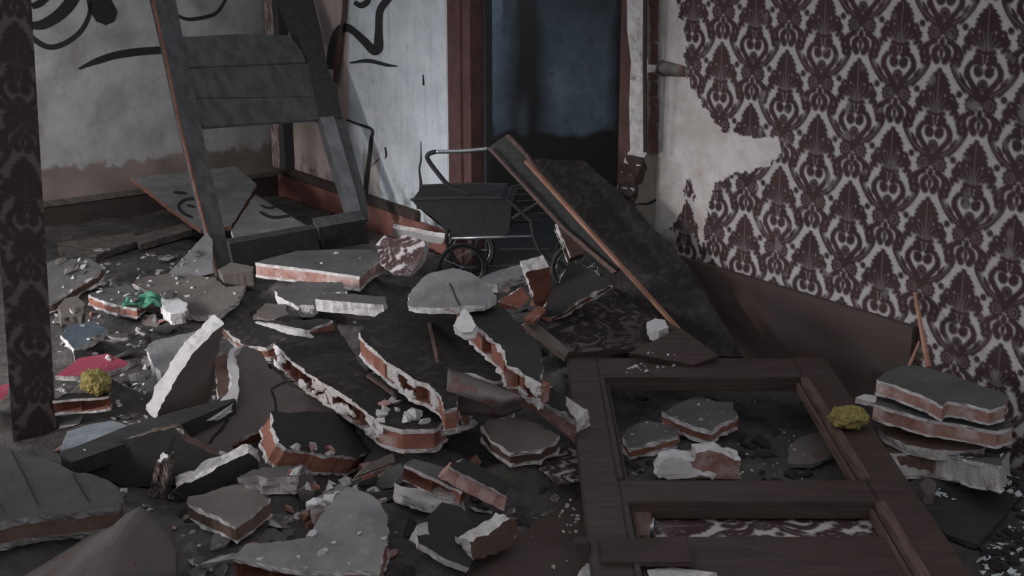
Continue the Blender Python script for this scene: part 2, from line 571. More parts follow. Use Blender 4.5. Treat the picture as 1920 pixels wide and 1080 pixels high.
# --- right hand wall with the printed paper, torn by the corner
TORN = [(1200, -40), (1262, -40), (1266, 5), (1277, 40), (1286, 72), (1284, 120), (1290, 140), (1296, 165), (1318, 200), (1332, 210), (1346, 236),
        (1362, 252), (1378, 246), (1400, 258), (1462, 258), (1464, 275), (1458, 297), (1440, 309), (1395, 325), (1378, 322), (1352, 341), (1340, 342), (1336, 365),
        (1326, 395), (1322, 430), (1318, 462), (1310, 470), (1308, 440), (1306, 400), (1303, 385), (1297, 345), (1290, 334), (1284, 350), (1282, 368), (1288, 374), (1270, 410), (1256, 432), (1262, 455),
        (1270, 475), (1200, 480)]
ISLES = [[(1282, 402), (1290, 372), (1297, 392), (1310, 438), (1314, 470), (1275, 470), (1256, 434)], [(1285, 345), (1292, 333), (1299, 345), (1297, 370), (1284, 370)]]


def right_cols(a, b):
    px, py = wall_px(lambda t, z: w1(t, z), a, b)
    ab = np.stack([a, b], 1)
    jx = nz(ab, 40) * 7 + nz(ab, 120, 3.0) * 4
    jy = nz(ab, 40, 7.0) * 7 + nz(ab, 120, 9.0) * 4
    torn = inpoly(px + jx, py + jy, TORN)
    for p in ISLES:
        torn &= ~inpoly(px + jx * .5, py + jy * .5, p)
    torn |= a > 1.18
    pat = damask(a - 0.003, b - 1.121)
    wear = np.clip((nz(ab, 20, 5.0) - 0.45) * 1.2, 0, 0.25)
    return np.stack([pat * (1 - wear), 1.0 - torn, np.zeros_like(a)], 1)


WR = grid_wall('wall_right', lambda t, z: w1(t, z), -1.7, 1.325, 0.0, 2.0, 0.0036, 0.10, -NW, 'damask', right_cols)
struct(WR)

# --- the same wall beyond the doorway
T_IN_R, T_IN_L = 1.369, 2.393


def far_cols(a, b):
    px, py = wall_px(lambda t, z: w1(t, z), a, b)
    ab = np.stack([a, b], 1)
    g = px + nz(ab, 14) * 3
    pink = np.clip((656 - g) / 4, 0, 1)
    low = np.clip((0.44 - b - 0.06 * nz(ab, 9, 2.0)) / 0.05, 0, 1) * ((g < 712) & (g > 680))
    pink = np.maximum(pink, low * 0.8)
    streak = np.clip(nz(np.stack([a * 5, b * 0.5], 1), 7, 4.0) * 1.4 - 0.15, 0, 1) * 0.2
    foot = np.clip((0.30 - b) / 0.1, 0, 1) * np.clip(nz(ab, 22, 8.0) * 2 + 0.2, 0, 1) * 0.6
    dark_mask = np.clip(1 - np.hypot((a - 3.82) / 0.14, (b - 0.42) / 0.3), 0, 1) * 0.5  # darker oval low on the wall near the corner
    return np.stack([np.clip(nz(ab, 6, 1.0) + 0.1, 0, 0.5), pink, np.clip(streak + foot + dark_mask, 0, 0.8)], 1)


WF = grid_wall('wall_far_right', lambda t, z: w1(t, z), T_IN_L + 0.128, 4.16, 0.0, 2.4, 0.011, 0.10, -NW, 'blue_white', far_cols)
struct(WF)


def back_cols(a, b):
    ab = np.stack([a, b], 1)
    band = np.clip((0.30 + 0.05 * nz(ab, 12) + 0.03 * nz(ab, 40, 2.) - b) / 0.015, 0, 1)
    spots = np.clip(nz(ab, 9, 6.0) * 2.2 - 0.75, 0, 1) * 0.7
    grime_and_shade = np.clip(nz(ab, 5, 3.0) * 0.8, 0, 0.25) + np.clip(1 - a / 0.5, 0, 1) * 0.5  # noise grime, plus light falloff towards the corner put in as darkening
    return np.stack([np.clip(nz(ab, 6, 1.0) + 0.1, 0, 0.4), np.maximum(band, spots), grime_and_shade], 1)


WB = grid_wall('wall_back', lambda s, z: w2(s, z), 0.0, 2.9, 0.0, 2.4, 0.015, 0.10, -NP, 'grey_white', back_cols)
struct(WB)

# header above the doorway (out of the frame) keeps the wall whole
bm = bmesh.new()
box_on_w1(bm, 1.325, T_IN_L + 0.13, 2.05, 2.4, -0.10, 0)
struct(link('wall_over_door', bm, 'plaster_clean'))


# graffiti: thin coats of black paint on the walls
def strokes(name, parent, P, n, lines, mi='graffiti'):
    bm = bmesh.new()
    for pts, wid in lines:
        c = smooth_pts([(x, y, 0) for x, y in pts], 7)
        m = len(c)
        L, Rr = [], []
        for i, q in enumerate(c):
            a, b = c[max(0, i - 1)], c[min(m - 1, i + 1)]
            t = (b - a).normalized()
            nn = Vector((-t.y, t.x, 0))
            f = i / (m - 1) * (len(wid) - 1)
            k = min(int(f), len(wid) - 2)
            w = (wid[k] + (wid[k + 1] - wid[k]) * (f - k)) / 2
            for side, lst in ((1, L), (-1, Rr)):
                g = q + nn * w * side
                lst.append(bm.verts.new(pp(g.x, g.y, P + n * 0.0015, n)))
        for i in range(m - 1):
            bm.faces.new((L[i], L[i + 1], Rr[i + 1], Rr[i]))
    o = link(name, bm, mi, parent)
    return o


strokes('graffiti', WF, P0, NW, [
    ([(618, 130), (622, 95), (634, 60), (648, 52), (662, 58), (682, 76), (700, 94), (709, 88), (710, 62), (712, 22), (724, 2), (735, -12)], [13, 17, 17, 13, 16, 20, 14, 14, 16]),
    ([(656, 118), (690, 114), (726, 122), (745, 124)], [3, 8, 6, 2]),
    ([(650, 225), (672, 233), (697, 243), (696, 262), (692, 300), (687, 340), (683, 385)], [4, 5, 6, 8, 9, 10]),
    ([(664, 4), (676, 10), (688, 4), (693, -10)], [8, 12, 10]),
])
strokes('crack', WF, P0, NW, [
    ([(789, 265), (789, 300), (786, 318), (789, 345), (786, 372), (783, 392)], [1, 3, 3, 5, 5, 5]),
    ([(793, 140), (794, 160)], [2, 4]),
    ([(696, 312), (706, 302), (711, 298)], [1, 2, 1]),
    ([(722, 276), (724, 290), (722, 298)], [3, 4, 1]),
], 'crack')
strokes('graffiti', WB, CORNER, NP, [
    ([(50, 52), (62, 72), (90, 88), (120, 82), (150, 60), (166, 32), (170, 5)], [8, 10, 10, 9, 7]),
    ([(148, 129), (175, 117), (215, 104), (260, 97), (302, 94)], [4, 13, 15, 14]),
    ([(58, 48), (80, 46), (108, 30), (130, 8), (142, -12)], [14, 20, 24, 24]),
    ([(176, -20), (186, 5), (200, 30), (206, 44)], [34, 46, 44, 18]),
    ([(60, 12), (75, 6), (90, -6)], [12, 14, 12]),
    ([(330, 28), (352, 36), (385, 32), (408, 22), (425, -4)], [5, 7, 7, 5]),
])

# skirting boards
bm = bmesh.new()
box_on_w1(bm, 0.0, 1.165, 0.0, 0.343, 0.0, 0.022)
struct(link('baseboard_right', bm, 'board_brown'))
bm = bmesh.new()
box_on_w1(bm, T_IN_L + 0.12, 4.14, 0.0, 0.135, 0.0, 0.02)
bf = struct(link('baseboard_far_right', bm, 'skirting_red'))
bm = bmesh.new()
box_on_w1(bm, 2.75, 4.14, 0.135, 0.185, 0.0, 0.026)
bmesh.ops.bevel(bm, geom=bm.edges[:], offset=0.006, segments=2, affect='EDGES')
link('moulding', bm, 'skirting_dark', bf)
bm = bmesh.new()
box_on_w2(bm, 0.02, 2.9, 0.0, 0.125, 0.0, 0.02)
bb = struct(link('baseboard_back', bm, 'skirting_dark'))
bm = bmesh.new()
box_on_w2(bm, 0.02, 2.9, 0.125, 0.150, 0.0, 0.028)
link('moulding', bm, 'timber_old', bb)

# corner casing with peeling paint behind the ladder
bm = bmesh.new()
box_on_w1(bm, 4.04, 4.135, 0.18, 2.4, 0.0, 0.05)
struct(link('trim_1', bm, 'splinter'))
bm = bmesh.new()
box_on_w1(bm, 3.975, 4.035, 0.18, 2.4, 0.0, 0.055)
struct(link('trim_2', bm, 'timber_dark'))

# door frame: lining, architraves, broken plaster reveal
bm = bmesh.new()
box_on_w1(bm, T_IN_L - 0.06, T_IN_L, 0.0, 2.05, -0.10, 0.004)
dl = struct(link('door_1', bm, 'frame_red'))
bm = bmesh.new()
box_on_w1(bm, T_IN_L - 0.075, T_IN_L - 0.06, 0.0, 2.04, -0.10, -0.065)
link('door_stop', bm, 'black_metal', dl)
bm = bmesh.new()
box_on_w1(bm, T_IN_L, T_IN_L + 0.10, 0.0, 2.1, 0.0, 0.012)
bmesh.ops.bevel(bm, geom=bm.edges[:], offset=0.004, segments=2, affect='EDGES')
link('architrave', bm, 'frame_red', dl)
bm = bmesh.new()
box_on_w1(bm, T_IN_L + 0.10, T_IN_L + 0.105, 0.0, 2.1, -0.05, 0.014)
link('plaster_edge', bm, 'plaster_clean', dl)
bm = bmesh.new()
box_on_w1(bm, T_IN_L + 0.104, T_IN_L + 0.13, 0.0, 2.1, -0.10, -0.05)
link('gap', bm, 'timber_dark', dl)
bm = bmesh.new()
box_on_w1(bm, T_IN_R - 0.085, T_IN_R, 0.0, 2.1, 0.0, 0.014)
bmesh.ops.bevel(bm, geom=bm.edges[:], offset=0.004, segments=2, affect='EDGES')
link('architrave', bm, 'frame_red', dl)
bm = bmesh.new()
box_on_w1(bm, T_IN_R - 0.06, T_IN_R, 0.0, 2.05, -0.10, 0.0)
link('door_lining', bm, 'frame_red', dl)

# hall behind the doorway
def hall_cols(a, b):  # darker middle column, right side, top and foot of the hall wall
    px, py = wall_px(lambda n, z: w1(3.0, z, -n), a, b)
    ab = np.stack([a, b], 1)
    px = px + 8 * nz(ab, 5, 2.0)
    dark_mask = np.clip(1.25 - np.abs(px - 988) / 48, 0, 1)
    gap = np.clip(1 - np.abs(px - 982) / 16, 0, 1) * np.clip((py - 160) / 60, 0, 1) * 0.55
    dark_mask = np.clip(dark_mask - gap, 0, 1)
    dark_mask = np.maximum(dark_mask, np.clip((px - 1130) / 30, 0, 1))
    dark_mask = np.maximum(dark_mask, np.clip((170 - py) / 220, 0, 0.8) * (px > 940))
    dark_mask = np.maximum(dark_mask, np.clip((py - 240 + 18 * nz(ab, 9, 4.0)) / 12, 0, 1))
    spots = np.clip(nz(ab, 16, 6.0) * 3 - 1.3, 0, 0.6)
    return np.stack([np.zeros_like(a), np.zeros_like(a), np.clip(np.maximum(dark_mask, spots), 0, 0.97)], 1)


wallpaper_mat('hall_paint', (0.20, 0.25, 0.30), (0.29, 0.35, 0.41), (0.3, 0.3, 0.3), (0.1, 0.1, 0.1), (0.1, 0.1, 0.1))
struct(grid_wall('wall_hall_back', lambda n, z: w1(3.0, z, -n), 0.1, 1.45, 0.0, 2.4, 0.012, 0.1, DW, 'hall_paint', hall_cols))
bm = bmesh.new()
box_on_w1(bm, 1.25, 3.1, 0.0, 2.4, -1.55, -1.45)
struct(link('wall_hall_right', bm, 'hall_dark'))
bm = bmesh.new()
add_hex(bm, [w1(0.6, 2.4, -0.05), w1(4.2, 2.4, -0.05), w1(4.2, 2.4, -1.45), w1(0.6, 2.4, -1.45)], [w1(0.6, 2.45, -0.05), w1(4.2, 2.45, -0.05), w1(4.2, 2.45, -1.45), w1(0.6, 2.45, -1.45)])
struct(link('ceiling', bm, 'hall_dark'))
# ================================================================= SLABS OF FALLEN WALL
SLABREC = []          # xy outline, plane, thickness: for the bed of dust under them
CAST = []             # (object, offset) that loose crumbs may lie on


def plane_of(ctrl):
    if isinstance(ctrl, (int, float)):
        return Vector((0, 0, ctrl)), Vector((0, 0, 1))
    if ctrl[0] == 'p':
        return ctrl[1], ctrl[2]
    q = [pz(*c) for c in ctrl]
    n = (q[1] - q[0]).cross(q[2] - q[0]).normalized()
    c = (q[0] + q[1] + q[2]) / 3
    if n.dot(CAM - c) < 0:
        n = -n
    return q[0], n


def slab(name, label, cat, pts, ctrl, th, top='grey_paint', core='brick', pl='plaster_white', layers=(0.013, 0.011), holes=(),
         rough=0.004, seg=0.03, bend=None, solid=False, step=None, pat=None, group=None, seed=None, bed=True, names=None, cell=0.058, uneven=0.003, cast=True, mortar=0.35, hole_depth=0.09):
    rng = random.Random(seed if seed is not None else label)
    P, n = plane_of(ctrl)
    world = [pp(x, y, P, n) for x, y in pts]
    cen = sum(world, Vector()) / len(world)
    e1 = Vector((1, 0, 0)) - n * n.x
    e1.normalize()
    e2 = n.cross(e1)
    p2 = [((w - cen).dot(e1), (w - cen).dot(e2)) for w in world]
    flag = [i in holes for i in range(len(p2))]
    area2 = sum(p2[i][0] * p2[(i + 1) % len(p2)][1] - p2[(i + 1) % len(p2)][0] * p2[i][1] for i in range(len(p2)))
    if area2 < 0:
        p2 = p2[::-1]
        flag = flag[::-1]
        flag = flag[1:] + flag[:1]
    low = cen.z - th * n.z
    for w in world:
        low = min(low, w.z - th * max(n.z, 0))
    loc = Vector((cen.x, cen.y, max(low, 0.0)))
    base = cen - loc
    so = rng.random() * 50

    def off(x, y):
        d = uneven * noise.noise(Vector((x * 9 + so, y * 9, so)))
        if bend:
            ang, amp, L = bend
            s = (x * math.cos(R(ang)) + y * math.sin(R(ang))) / L
            d += amp * s * s
        return d

    def ring(scale, jit, with_holes, ph=0.0):
        out, fl_ = [], []
        N = len(p2)
        for i in range(N):
            a, b = p2[i], p2[(i + 1) % N]
            L = math.hypot(b[0] - a[0], b[1] - a[1])
            hole = flag[i] and with_holes
            k = max(1, round(L / (cell if hole else min(seg, 0.013))))
            nx, ny = (b[1] - a[1]) / (L + 1e-9), -(b[0] - a[0]) / (L + 1e-9)
            for j in range(k):
                f = j / k
                qx, qy = a[0] + (b[0] - a[0]) * f, a[1] + (b[1] - a[1]) * f
                g = jit * (1.5 * noise.noise(Vector((qx * 22, qy * 22, so + scale * 40 + ph))) + 1.0 * noise.noise(Vector((qx * 70, qy * 70, so + scale * 90 + ph))) + rng.gauss(0, 0.18))
                if hole and j:
                    g *= 0.25
                out.append(((qx + nx * g) * scale, (qy + ny * g) * scale))
                fl_.append(hole)
        return out, fl_

    def prism(w0, w1_, scale, jit, with_holes, cut):
        rg, fg = ring(scale, jit, with_holes)
        bm = bmesh.new()
        to3 = lambda q, w: Vector((q[0], q[1], w))
        A = [bm.verts.new(to3(q, -w0)) for q in rg]
        k2 = ring(scale, jit, with_holes, 0.35 if with_holes else 1.7)[0]
        B = [bm.verts.new(to3(q, -w1_)) for q in k2]
        hf = []
        m = len(A)
        for i in range(m):
            f = bm.faces.new((A[i], A[(i + 1) % m], B[(i + 1) % m], B[i]))
            if fg[i]:
                hf.append(f)
        vert_e = [f_.edges for f_ in bm.faces]
        AB = set(zip(A, B))
        vert_e = [e for e in bm.edges if (e.verts[0], e.verts[1]) in AB or (e.verts[1], e.verts[0]) in AB]
        tris = tessellate_polygon([[v.co for v in A]])
        for t in tris:
            f = bm.faces.new([A[i] for i in t])
            f.material_index = 1
            bm.faces.new([B[i] for i in reversed(t)])
        if hf:                       # hollow cells of the brick: webs stay, the rest is pushed inwards
            outs = []
            for f in hf:
                v = list(f.verts)
                e = v[1].co - v[0].co
                outs.append(Vector((e.y, -e.x, 0)).normalized())
            bmesh.ops.inset_individual(bm, faces=hf, thickness=min(0.012, (w1_ - w0) * 0.27), depth=0)
            for f, o_ in zip(hf, outs):
                if rng.random() < 0.14:
                    dep = 0.006      # a cell clogged with plaster
                    f.material_index = 2
                else:
                    dep = hole_depth
                for v in f.verts:
                    v.co -= o_ * dep
        if not with_holes and jit > 0.0015:
            cuts = 1 if (w1_ - w0) < 0.02 else 3
            sb = bmesh.ops.subdivide_edges(bm, edges=vert_e, cuts=cuts)
            for v in {g for g in sb['geom_inner'] if isinstance(g, bmesh.types.BMVert)}:
                q_ = v.co * 55 + Vector((so, so, 0))
                amp = min(0.008, jit * 1.1)
                v.co.x += amp * (noise.noise(q_) + 0.6 * noise.noise(q_ * 2.3))
                v.co.y += amp * (noise.noise(q_ + Vector((7, 3, 1))) + 0.6 * noise.noise(q_ * 2.3 + Vector((1, 8, 5))))
        xs = [q[0] for q in rg]
        ys = [q[1] for q in rg]
        if cut:
            for ax, vals in ((Vector((1, 0, 0)), xs), (Vector((0, 1, 0)), ys)):
                k = int((max(vals) - min(vals)) / cut)
                for i in range(1, k + 1):
                    bmesh.ops.bisect_plane(bm, geom=bm.verts[:] + bm.edges[:] + bm.faces[:], plane_co=ax * (min(vals) + i * cut), plane_no=ax, dist=1e-6)
        for v in bm.verts:
            x, y = v.co.x, v.co.y
            v.co = base + e1 * x + e2 * y + n * (v.co.z + off(x, y))
        return bm

    cut = step or (0.05 if bend else 0.09)
    if solid or layers is None:
        o = link(name, prism(0, th, 1, rough, False, cut), [core if layers is None and not solid else pl, top], loc=loc)
        tag(o, label, cat, group)
        parts = [o]
        root = o
    else:
        root = empty(name, loc, label, cat, group)
        nm = names or ('plaster_face', 'brick_core', 'plaster_back')
        parts = [link(nm[0], prism(0, layers[0], 1, rough, False, cut), [pl, top, pl], root),
                 link(nm[1], prism(layers[0], th - layers[1], 0.992, rough * 0.6, True, cut if bend else None), [core, core, pl], root)]
        if layers[1] > 0:
            parts.append(link(nm[2], prism(th - layers[1], th, 1, rough * 1.6, False, cut), [pl, pl, pl], root))
    if any(flag) and mortar > 0 and len(parts) > 1:
        bm = bmesh.new()
        N = len(p2)
        for i in range(N):
            if not flag[i]:
                continue
            a, b = p2[i], p2[(i + 1) % N]
            L = math.hypot(b[0] - a[0], b[1] - a[1])
            nx, ny = (b[1] - a[1]) / (L + 1e-9), -(b[0] - a[0]) / (L + 1e-9)
            for q in range(int(L / 0.011) + 1):
                f = rng.random()
                if noise.noise(Vector((i * 3.1 + f * L * 14, so, 2))) > mortar - 0.42 + (mortar > .9) * -9 and mortar < 0.9:
                    continue
                x, y = a[0] + (b[0] - a[0]) * f, a[1] + (b[1] - a[1]) * f
                w = rng.uniform(layers[0] * .6, th - layers[1] * .6)
                r_ = rng.uniform(0.006, 0.014)
                o3 = base + e1 * (x - nx * .003) + e2 * (y - ny * .003) + n * (off(x, y) - w)
                rs_ = bmesh.ops.create_icosphere(bm, subdivisions=2, radius=r_, matrix=Matrix.Translation(o3))
                for v in rs_['verts']:
                    q_ = v.co - o3
                    ed = e1 * -ny + e2 * nx
                    ou = e1 * nx + e2 * ny
                    q_ = q_ + ed * q_.dot(ed) * 0.9 - ou * q_.dot(ou) * 0.45
                    v.co = o3 + q_ * (1 + 0.9 * noise.noise(q_ * 90 + o3 * 40 + Vector((so, 0, 0))))
        if len(bm.verts):
            mo = link('mortar', bm, pl, root)
            mo['kind'] = 'stuff'
        else:
            bm.free()
    if pat:
        me = parts[0].data
        co = np.empty(len(me.vertices) * 3, np.float32)
        me.vertices.foreach_get('co', co)
        co = co.reshape(-1, 3) - np.array(base)
        u = co @ np.array(e1)
        v = co @ np.array(e2)
        ang, k = pat
        uu = (u * math.cos(R(ang)) - v * math.sin(R(ang))) * k
        vv = (u * math.sin(R(ang)) + v * math.cos(R(ang))) * k
        w = damask(uu + 0.05, vv + 0.1)
        set_pat(me, np.stack([w, np.ones_like(w), np.zeros_like(w)], 1))
    if bed:
        SLABREC.append(([(q.x, q.y) for q in world], P, n, th))
    if cast:
        for q in parts:
            CAST.append((q, loc))
    return root


mat('dark_face', (0.040, 0.037, 0.037), (0.052, 0.048, 0.048), 8, bs=0.2, bscale=50, third=(0.13, 0.12, 0.12), tscale=30, tlo=0.64, thi=0.85)


def ribbon(name, root, ctrl, lines, m, lift=0.003):
    """painted lines or cracks that belong to a slab's face"""
    P, n = plane_of(ctrl)
    bm = bmesh.new()
    for pts, wid in lines:
        c = smooth_pts([(x, y, 0) for x, y in pts], 5)
        k = len(c)
        row = []
        for i, q in enumerate(c):
            a, b = c[max(0, i - 1)], c[min(k - 1, i + 1)]
            t = (b - a).normalized()
            g = Vector((-t.y, t.x, 0)) * (wid / 2 * (1 if 0 < i < k - 1 else 0.3))
            row.append([bm.verts.new(pp(q.x + s * g.x, q.y + s * g.y, P + n * lift, n) - root.location) for s in (1, -1)])
        for i in range(k - 1):
            bm.faces.new((row[i][0], row[i + 1][0], row[i + 1][1], row[i][1]))
    return link(name, bm, m, root)


SL, CH = 'wall_slab', 'slab'
# ---- foreground left
c = 0.17
k = slab(SL, 'broad grey wall slab with grooved top and brown brick edge in the lower left corner', CH,
         [(-160, 1002), (-160, 800), (0, 833), (47, 852), (92, 863), (136, 884), (181, 891), (217, 910), (230, 930), (222, 950), (108, 963), (28, 972), (0, 980)],
         c, 0.072, top='grey_paint_dim', pl='plaster_dull', core='brick_brown', layers=(0.019, 0.016), rough=0.005, uneven=0.001)
ribbon('groove', k, c, [([(20, 842), (48, 895), (74, 952)], 3), ([(136, 886), (152, 915), (170, 944)], 3), ([(-10, 930), (10, 960)], 2)], 'crack')

# folded sheet of wallpaper backing
bm = bmesh.new()
V = [pz(*q) for q in [(30, 1088, .05), (158, 1009, .11), (212, 985, .16), (236, 962, .24), (264, 949, .27), (312, 1000, .19), (335, 1038, .12), (333, 1092, .08), (178, 1092, .21), (205, 1030, .235), (95, 1092, .10)]]
vs = [bm.verts.new(v - Vector((V[4].x, V[4].y, 0))) for v in V]
for f in ((0, 1, 10), (1, 2, 9, 10), (10, 9, 8), (2, 3, 9), (3, 4, 9), (4, 5, 9), (5, 6, 7), (5, 7, 8, 9)):
    bm.faces.new([vs[i] for i in f])
bmesh.ops.subdivide_edges(bm, edges=bm.edges[:], cuts=3, use_grid_fill=True, smooth=0.35)
for v in bm.verts:
    v.co.z += 0.004 * noise.noise(v.co * 14)
sheet = link('paper_sheet', bm, 'cardboard', loc=(V[4].x, V[4].y, 0), smooth=True)
sheet.modifiers.new('thickness', 'SOLIDIFY').thickness = 0.004
tag(sheet, 'folded tent of torn brownish wall lining in the bottom left corner', 'paper')
CAST.append((sheet, sheet.location.copy()))

slab(SL, 'narrow slab strip with crumbling white top edge and dark face left of the open hollow brick end', CH,
     [(330, 916), (400, 882), (466, 850), (488, 866), (484, 882), (420, 908), (362, 934), (346, 935)], [(328, 905, .11), (470, 831, .20), (485, 864, .145)], 0.06,
     top='dark_face', solid=True, rough=0.006, seg=0.02)
slab(SL, 'brownish grey five sided slab lying flat below the narrow slab strip', CH,
     [(355, 930), (445, 908), (507, 935), (472, 966), (440, 986), (400, 966), (350, 942)], [(355, 930, .13), (445, 908, .14), (440, 986, .12)], 0.055, top='brown_paint', core='brick_brown', rough=0.004)
slab('plaster_block', 'lumpy white plaster block with a dark hole beneath the black faced slab', 'rubble',
     [(444, 896), (476, 882), (520, 874), (566, 871), (574, 881), (547, 898), (500, 894), (470, 894)], [(444, 896, .15), (566, 871, .17), (547, 898, .15)], 0.062, top='grey_paint', solid=True, rough=0.008, seg=0.02)
fs = slab('brick_slab', 'black faced slab with its open hollow brick end at the left', CH,
          [(510, 773), (625, 771), (652, 790), (672, 818), (692, 842), (668, 856), (608, 853), (585, 844), (537, 840), (521, 829), (512, 795)],
          [(512, 775, .26), (685, 845, .12), (537, 842, .22)], 0.07, top='dark_face', rough=0.006, seg=0.02)
slab('brick_slab', 'pale grey slab with three open brick cells along its front at the bottom centre', CH,
     [(438, 1046), (464, 1021), (542, 1013), (579, 1006), (590, 991), (609, 954), (650, 913), (701, 932), (727, 965), (725, 1013), (709, 1069), (568, 1070)],
     [(650, 913, .16), (438, 1046, .13), (709, 1069, .12)], 0.075, top='grey_pale', holes=(11,), rough=0.004, seg=0.02, cell=0.07)
slab(SL, 'dark thin slab with thin white lower rim right of the pale grey slab', CH,
     [(781, 987), (831, 943), (866, 952), (891, 987), (879, 1012), (886, 1046), (879, 1065), (840, 1051), (808, 1030), (785, 1019)],
     [(831, 943, .17), (785, 1019, .14), (880, 1060, .09)], 0.018, top='dark_face', solid=True, rough=0.003, seg=0.02)
slab('plaster_chunk', 'white triangular plaster corner at the left tip of the dark thin slab', 'rubble',
     [(781, 983), (766, 1013), (786, 1020)], [(781, 983, .175), (766, 1013, .12), (786, 1020, .13)], 0.03, top='plaster_white', solid=True, rough=0.003, seg=0.02)
slab('brick_slab', 'small slab with a white upper edge and shadowed brick face above the brown board', CH,
     [(879, 1017), (922, 999), (957, 970), (974, 998), (950, 1024), (909, 1047), (888, 1049)], [(879, 1017, .14), (957, 970, .15), (909, 1047, .08)], 0.05, top='brick_brown', solid=True, rough=0.006, seg=0.02)
slab('hollow_brick', 'orange hollow brick with white plaster lip and two black cells under the dusty pink brick', 'brick',
     [(758, 871), (776, 861), (848, 880), (866, 921)], [(758, 871, .21), (776, 861, .215), (866, 921, .165)], 0.058, top='grey_paint', layers=(0.013, 0.004), holes=(3,), rough=0.003, cell=0.085, hole_depth=0.03, mortar=0.0)
slab('brick', 'dusty pink solid brick with its broad side showing, right of the orange hollow brick', 'brick',
     [(820, 897), (842, 874), (896, 903), (950, 932), (944, 958), (880, 926)], [(820, 897, .205), (842, 874, .235), (950, 932, .16)], 0.06, top='brick_dusty', core='brick_dusty', layers=None, rough=0.004, seg=0.02)
slab(SL, 'dark slab sliver with bright slashes on top of the dusty pink brick', CH,
     [(842, 873), (868, 858), (952, 902), (960, 915), (951, 930), (896, 902)], [(842, 873, .243), (952, 902, .20), (951, 930, .172)], 0.016, top='dark_face', solid=True, rough=0.003, seg=0.02)
slab('hollow_brick', 'small orange brick stub with a pale plaster top pointing up right beside the white rubble', 'brick',
     [(668, 891), (684, 874), (736, 850), (741, 864)], [(668, 891, .20), (684, 874, .21), (741, 864, .20)], 0.026, top='brown_paint', layers=(0.009, 0.002), rough=0.002)
slab('plaster_strip', 'curved white plaster strip lying below the orange hollow brick', 'rubble',
     [(738, 905), (767, 914), (798, 918), (829, 931), (862, 929), (871, 942), (833, 945), (795, 941), (764, 929), (740, 921)], 0.12, 0.03, top='plaster_clean', solid=True, rough=0.004, seg=0.02)
slab(SL, 'brown grey slab with a white chipped left edge between folded paper and pink brick', CH,
     [(901, 798), (916, 784), (945, 781), (983, 787), (1050, 817), (1042, 828), (1012, 843), (957, 850), (920, 824)], [(916, 784, .23), (1050, 817, .2), (957, 850, .17)], 0.06, top='brown_paint', core='brick_brown', rough=0.005, seg=0.02)
slab('wallpaper_scrap', 'scrap of pale scroll patterned wallpaper lying beside the left edge of the fallen door', 'paper',
     [(1010, 846), (1055, 836), (1092, 848), (1100, 900), (1045, 905), (1012, 878)], 0.11, 0.005, top='damask', pl='brown_paint', solid=True, step=0.005, pat=(20, 1.3), rough=0.004, seg=0.02)
slab('brick', 'pink brick with chalky white streaks leaning against the left stile of the fallen door', 'brick',
     [(990, 734), (1050, 776), (1080, 795), (1086, 840), (1053, 807), (979, 755)], [(990, 734, .30), (1080, 795, .23), (1053, 807, .195)], 0.06, top='brick_dusty', core='plaster_white', layers=None, rough=0.005, seg=0.02)
slab(SL, 'dark slab piece behind the pink brick with chalky streaks', CH,
     [(992, 732), (1020, 722), (1058, 742), (1078, 788), (1050, 773)], [(992, 732, .31), (1058, 742, .30), (1078, 788, .25)], 0.03, top='dark_face', solid=True, rough=0.006)
slab('board', 'smooth reddish brown board on the floor left of the fallen door', 'board',
     [(866, 1085), (940, 1028), (1010, 975), (1096, 928), (1145, 1085)], [(866, 1085, .05), (1096, 928, .06), (1145, 1085, .05)], 0.014, top='board_brown', core='board_brown', layers=None, rough=0.001)
slab('brick_slab', 'orange brick fragment with white top peeping out under the lower left corner of the fallen door', CH,
     [(1085, 1072), (1100, 1056), (1128, 1060), (1140, 1090), (1090, 1095)], 0.10, 0.04, top='plaster_white', rough=0.005, seg=0.02)

slab('plaster_slab', 'pale narrow slab pointing up right behind the pale grey slab at the bottom centre', CH,
     [(583, 938), (640, 906), (650, 908), (628, 931), (612, 947), (584, 961)], 0.11, 0.04, top='grey_pale', solid=True, rough=0.005, seg=0.02)
slab('stone', 'pointed brown stone standing under the black faced slab', 'rubble', [(568, 879), (592, 905), (588, 922), (560, 918)], [(568, 879, .17), (592, 905, .12), (560, 918, .11)], 0.03, top='brown_paint', pl='brown_paint', solid=True, rough=0.004, seg=0.02)
slab('plaster_chunk', 'pale square chunk below the pointed brown stone', 'rubble', [(556, 919), (572, 914), (591, 919), (588, 938), (566, 940)], [(556, 919, .11), (591, 919, .11), (566, 940, .07)], 0.03, top='plaster_dull', pl='plaster_dull', solid=True, rough=0.004, seg=0.02)
slab('plaster_strip', 'rough white plaster strip jutting from under the curled wallpaper flap', 'rubble', [(800, 801), (815, 790), (878, 780), (892, 785), (862, 798), (812, 807)], 0.22, 0.022, top='plaster_dull', solid=True, rough=0.006, seg=0.02)
slab('lath', 'thin pale splinter lying on the middle dark papered slab', 'lath', [(802, 604), (808, 603), (823, 678), (818, 680)], .372, 0.006, top='door_worn', core='door_worn', layers=None, rough=0.0008, bed=False)
slab('lath', 'thin pale splinter lying on the lowest dark papered slab', 'lath', [(687, 703), (692, 700), (742, 737), (738, 741)], .265, 0.006, top='door_worn', core='door_worn', layers=None, rough=0.0008, bed=False)

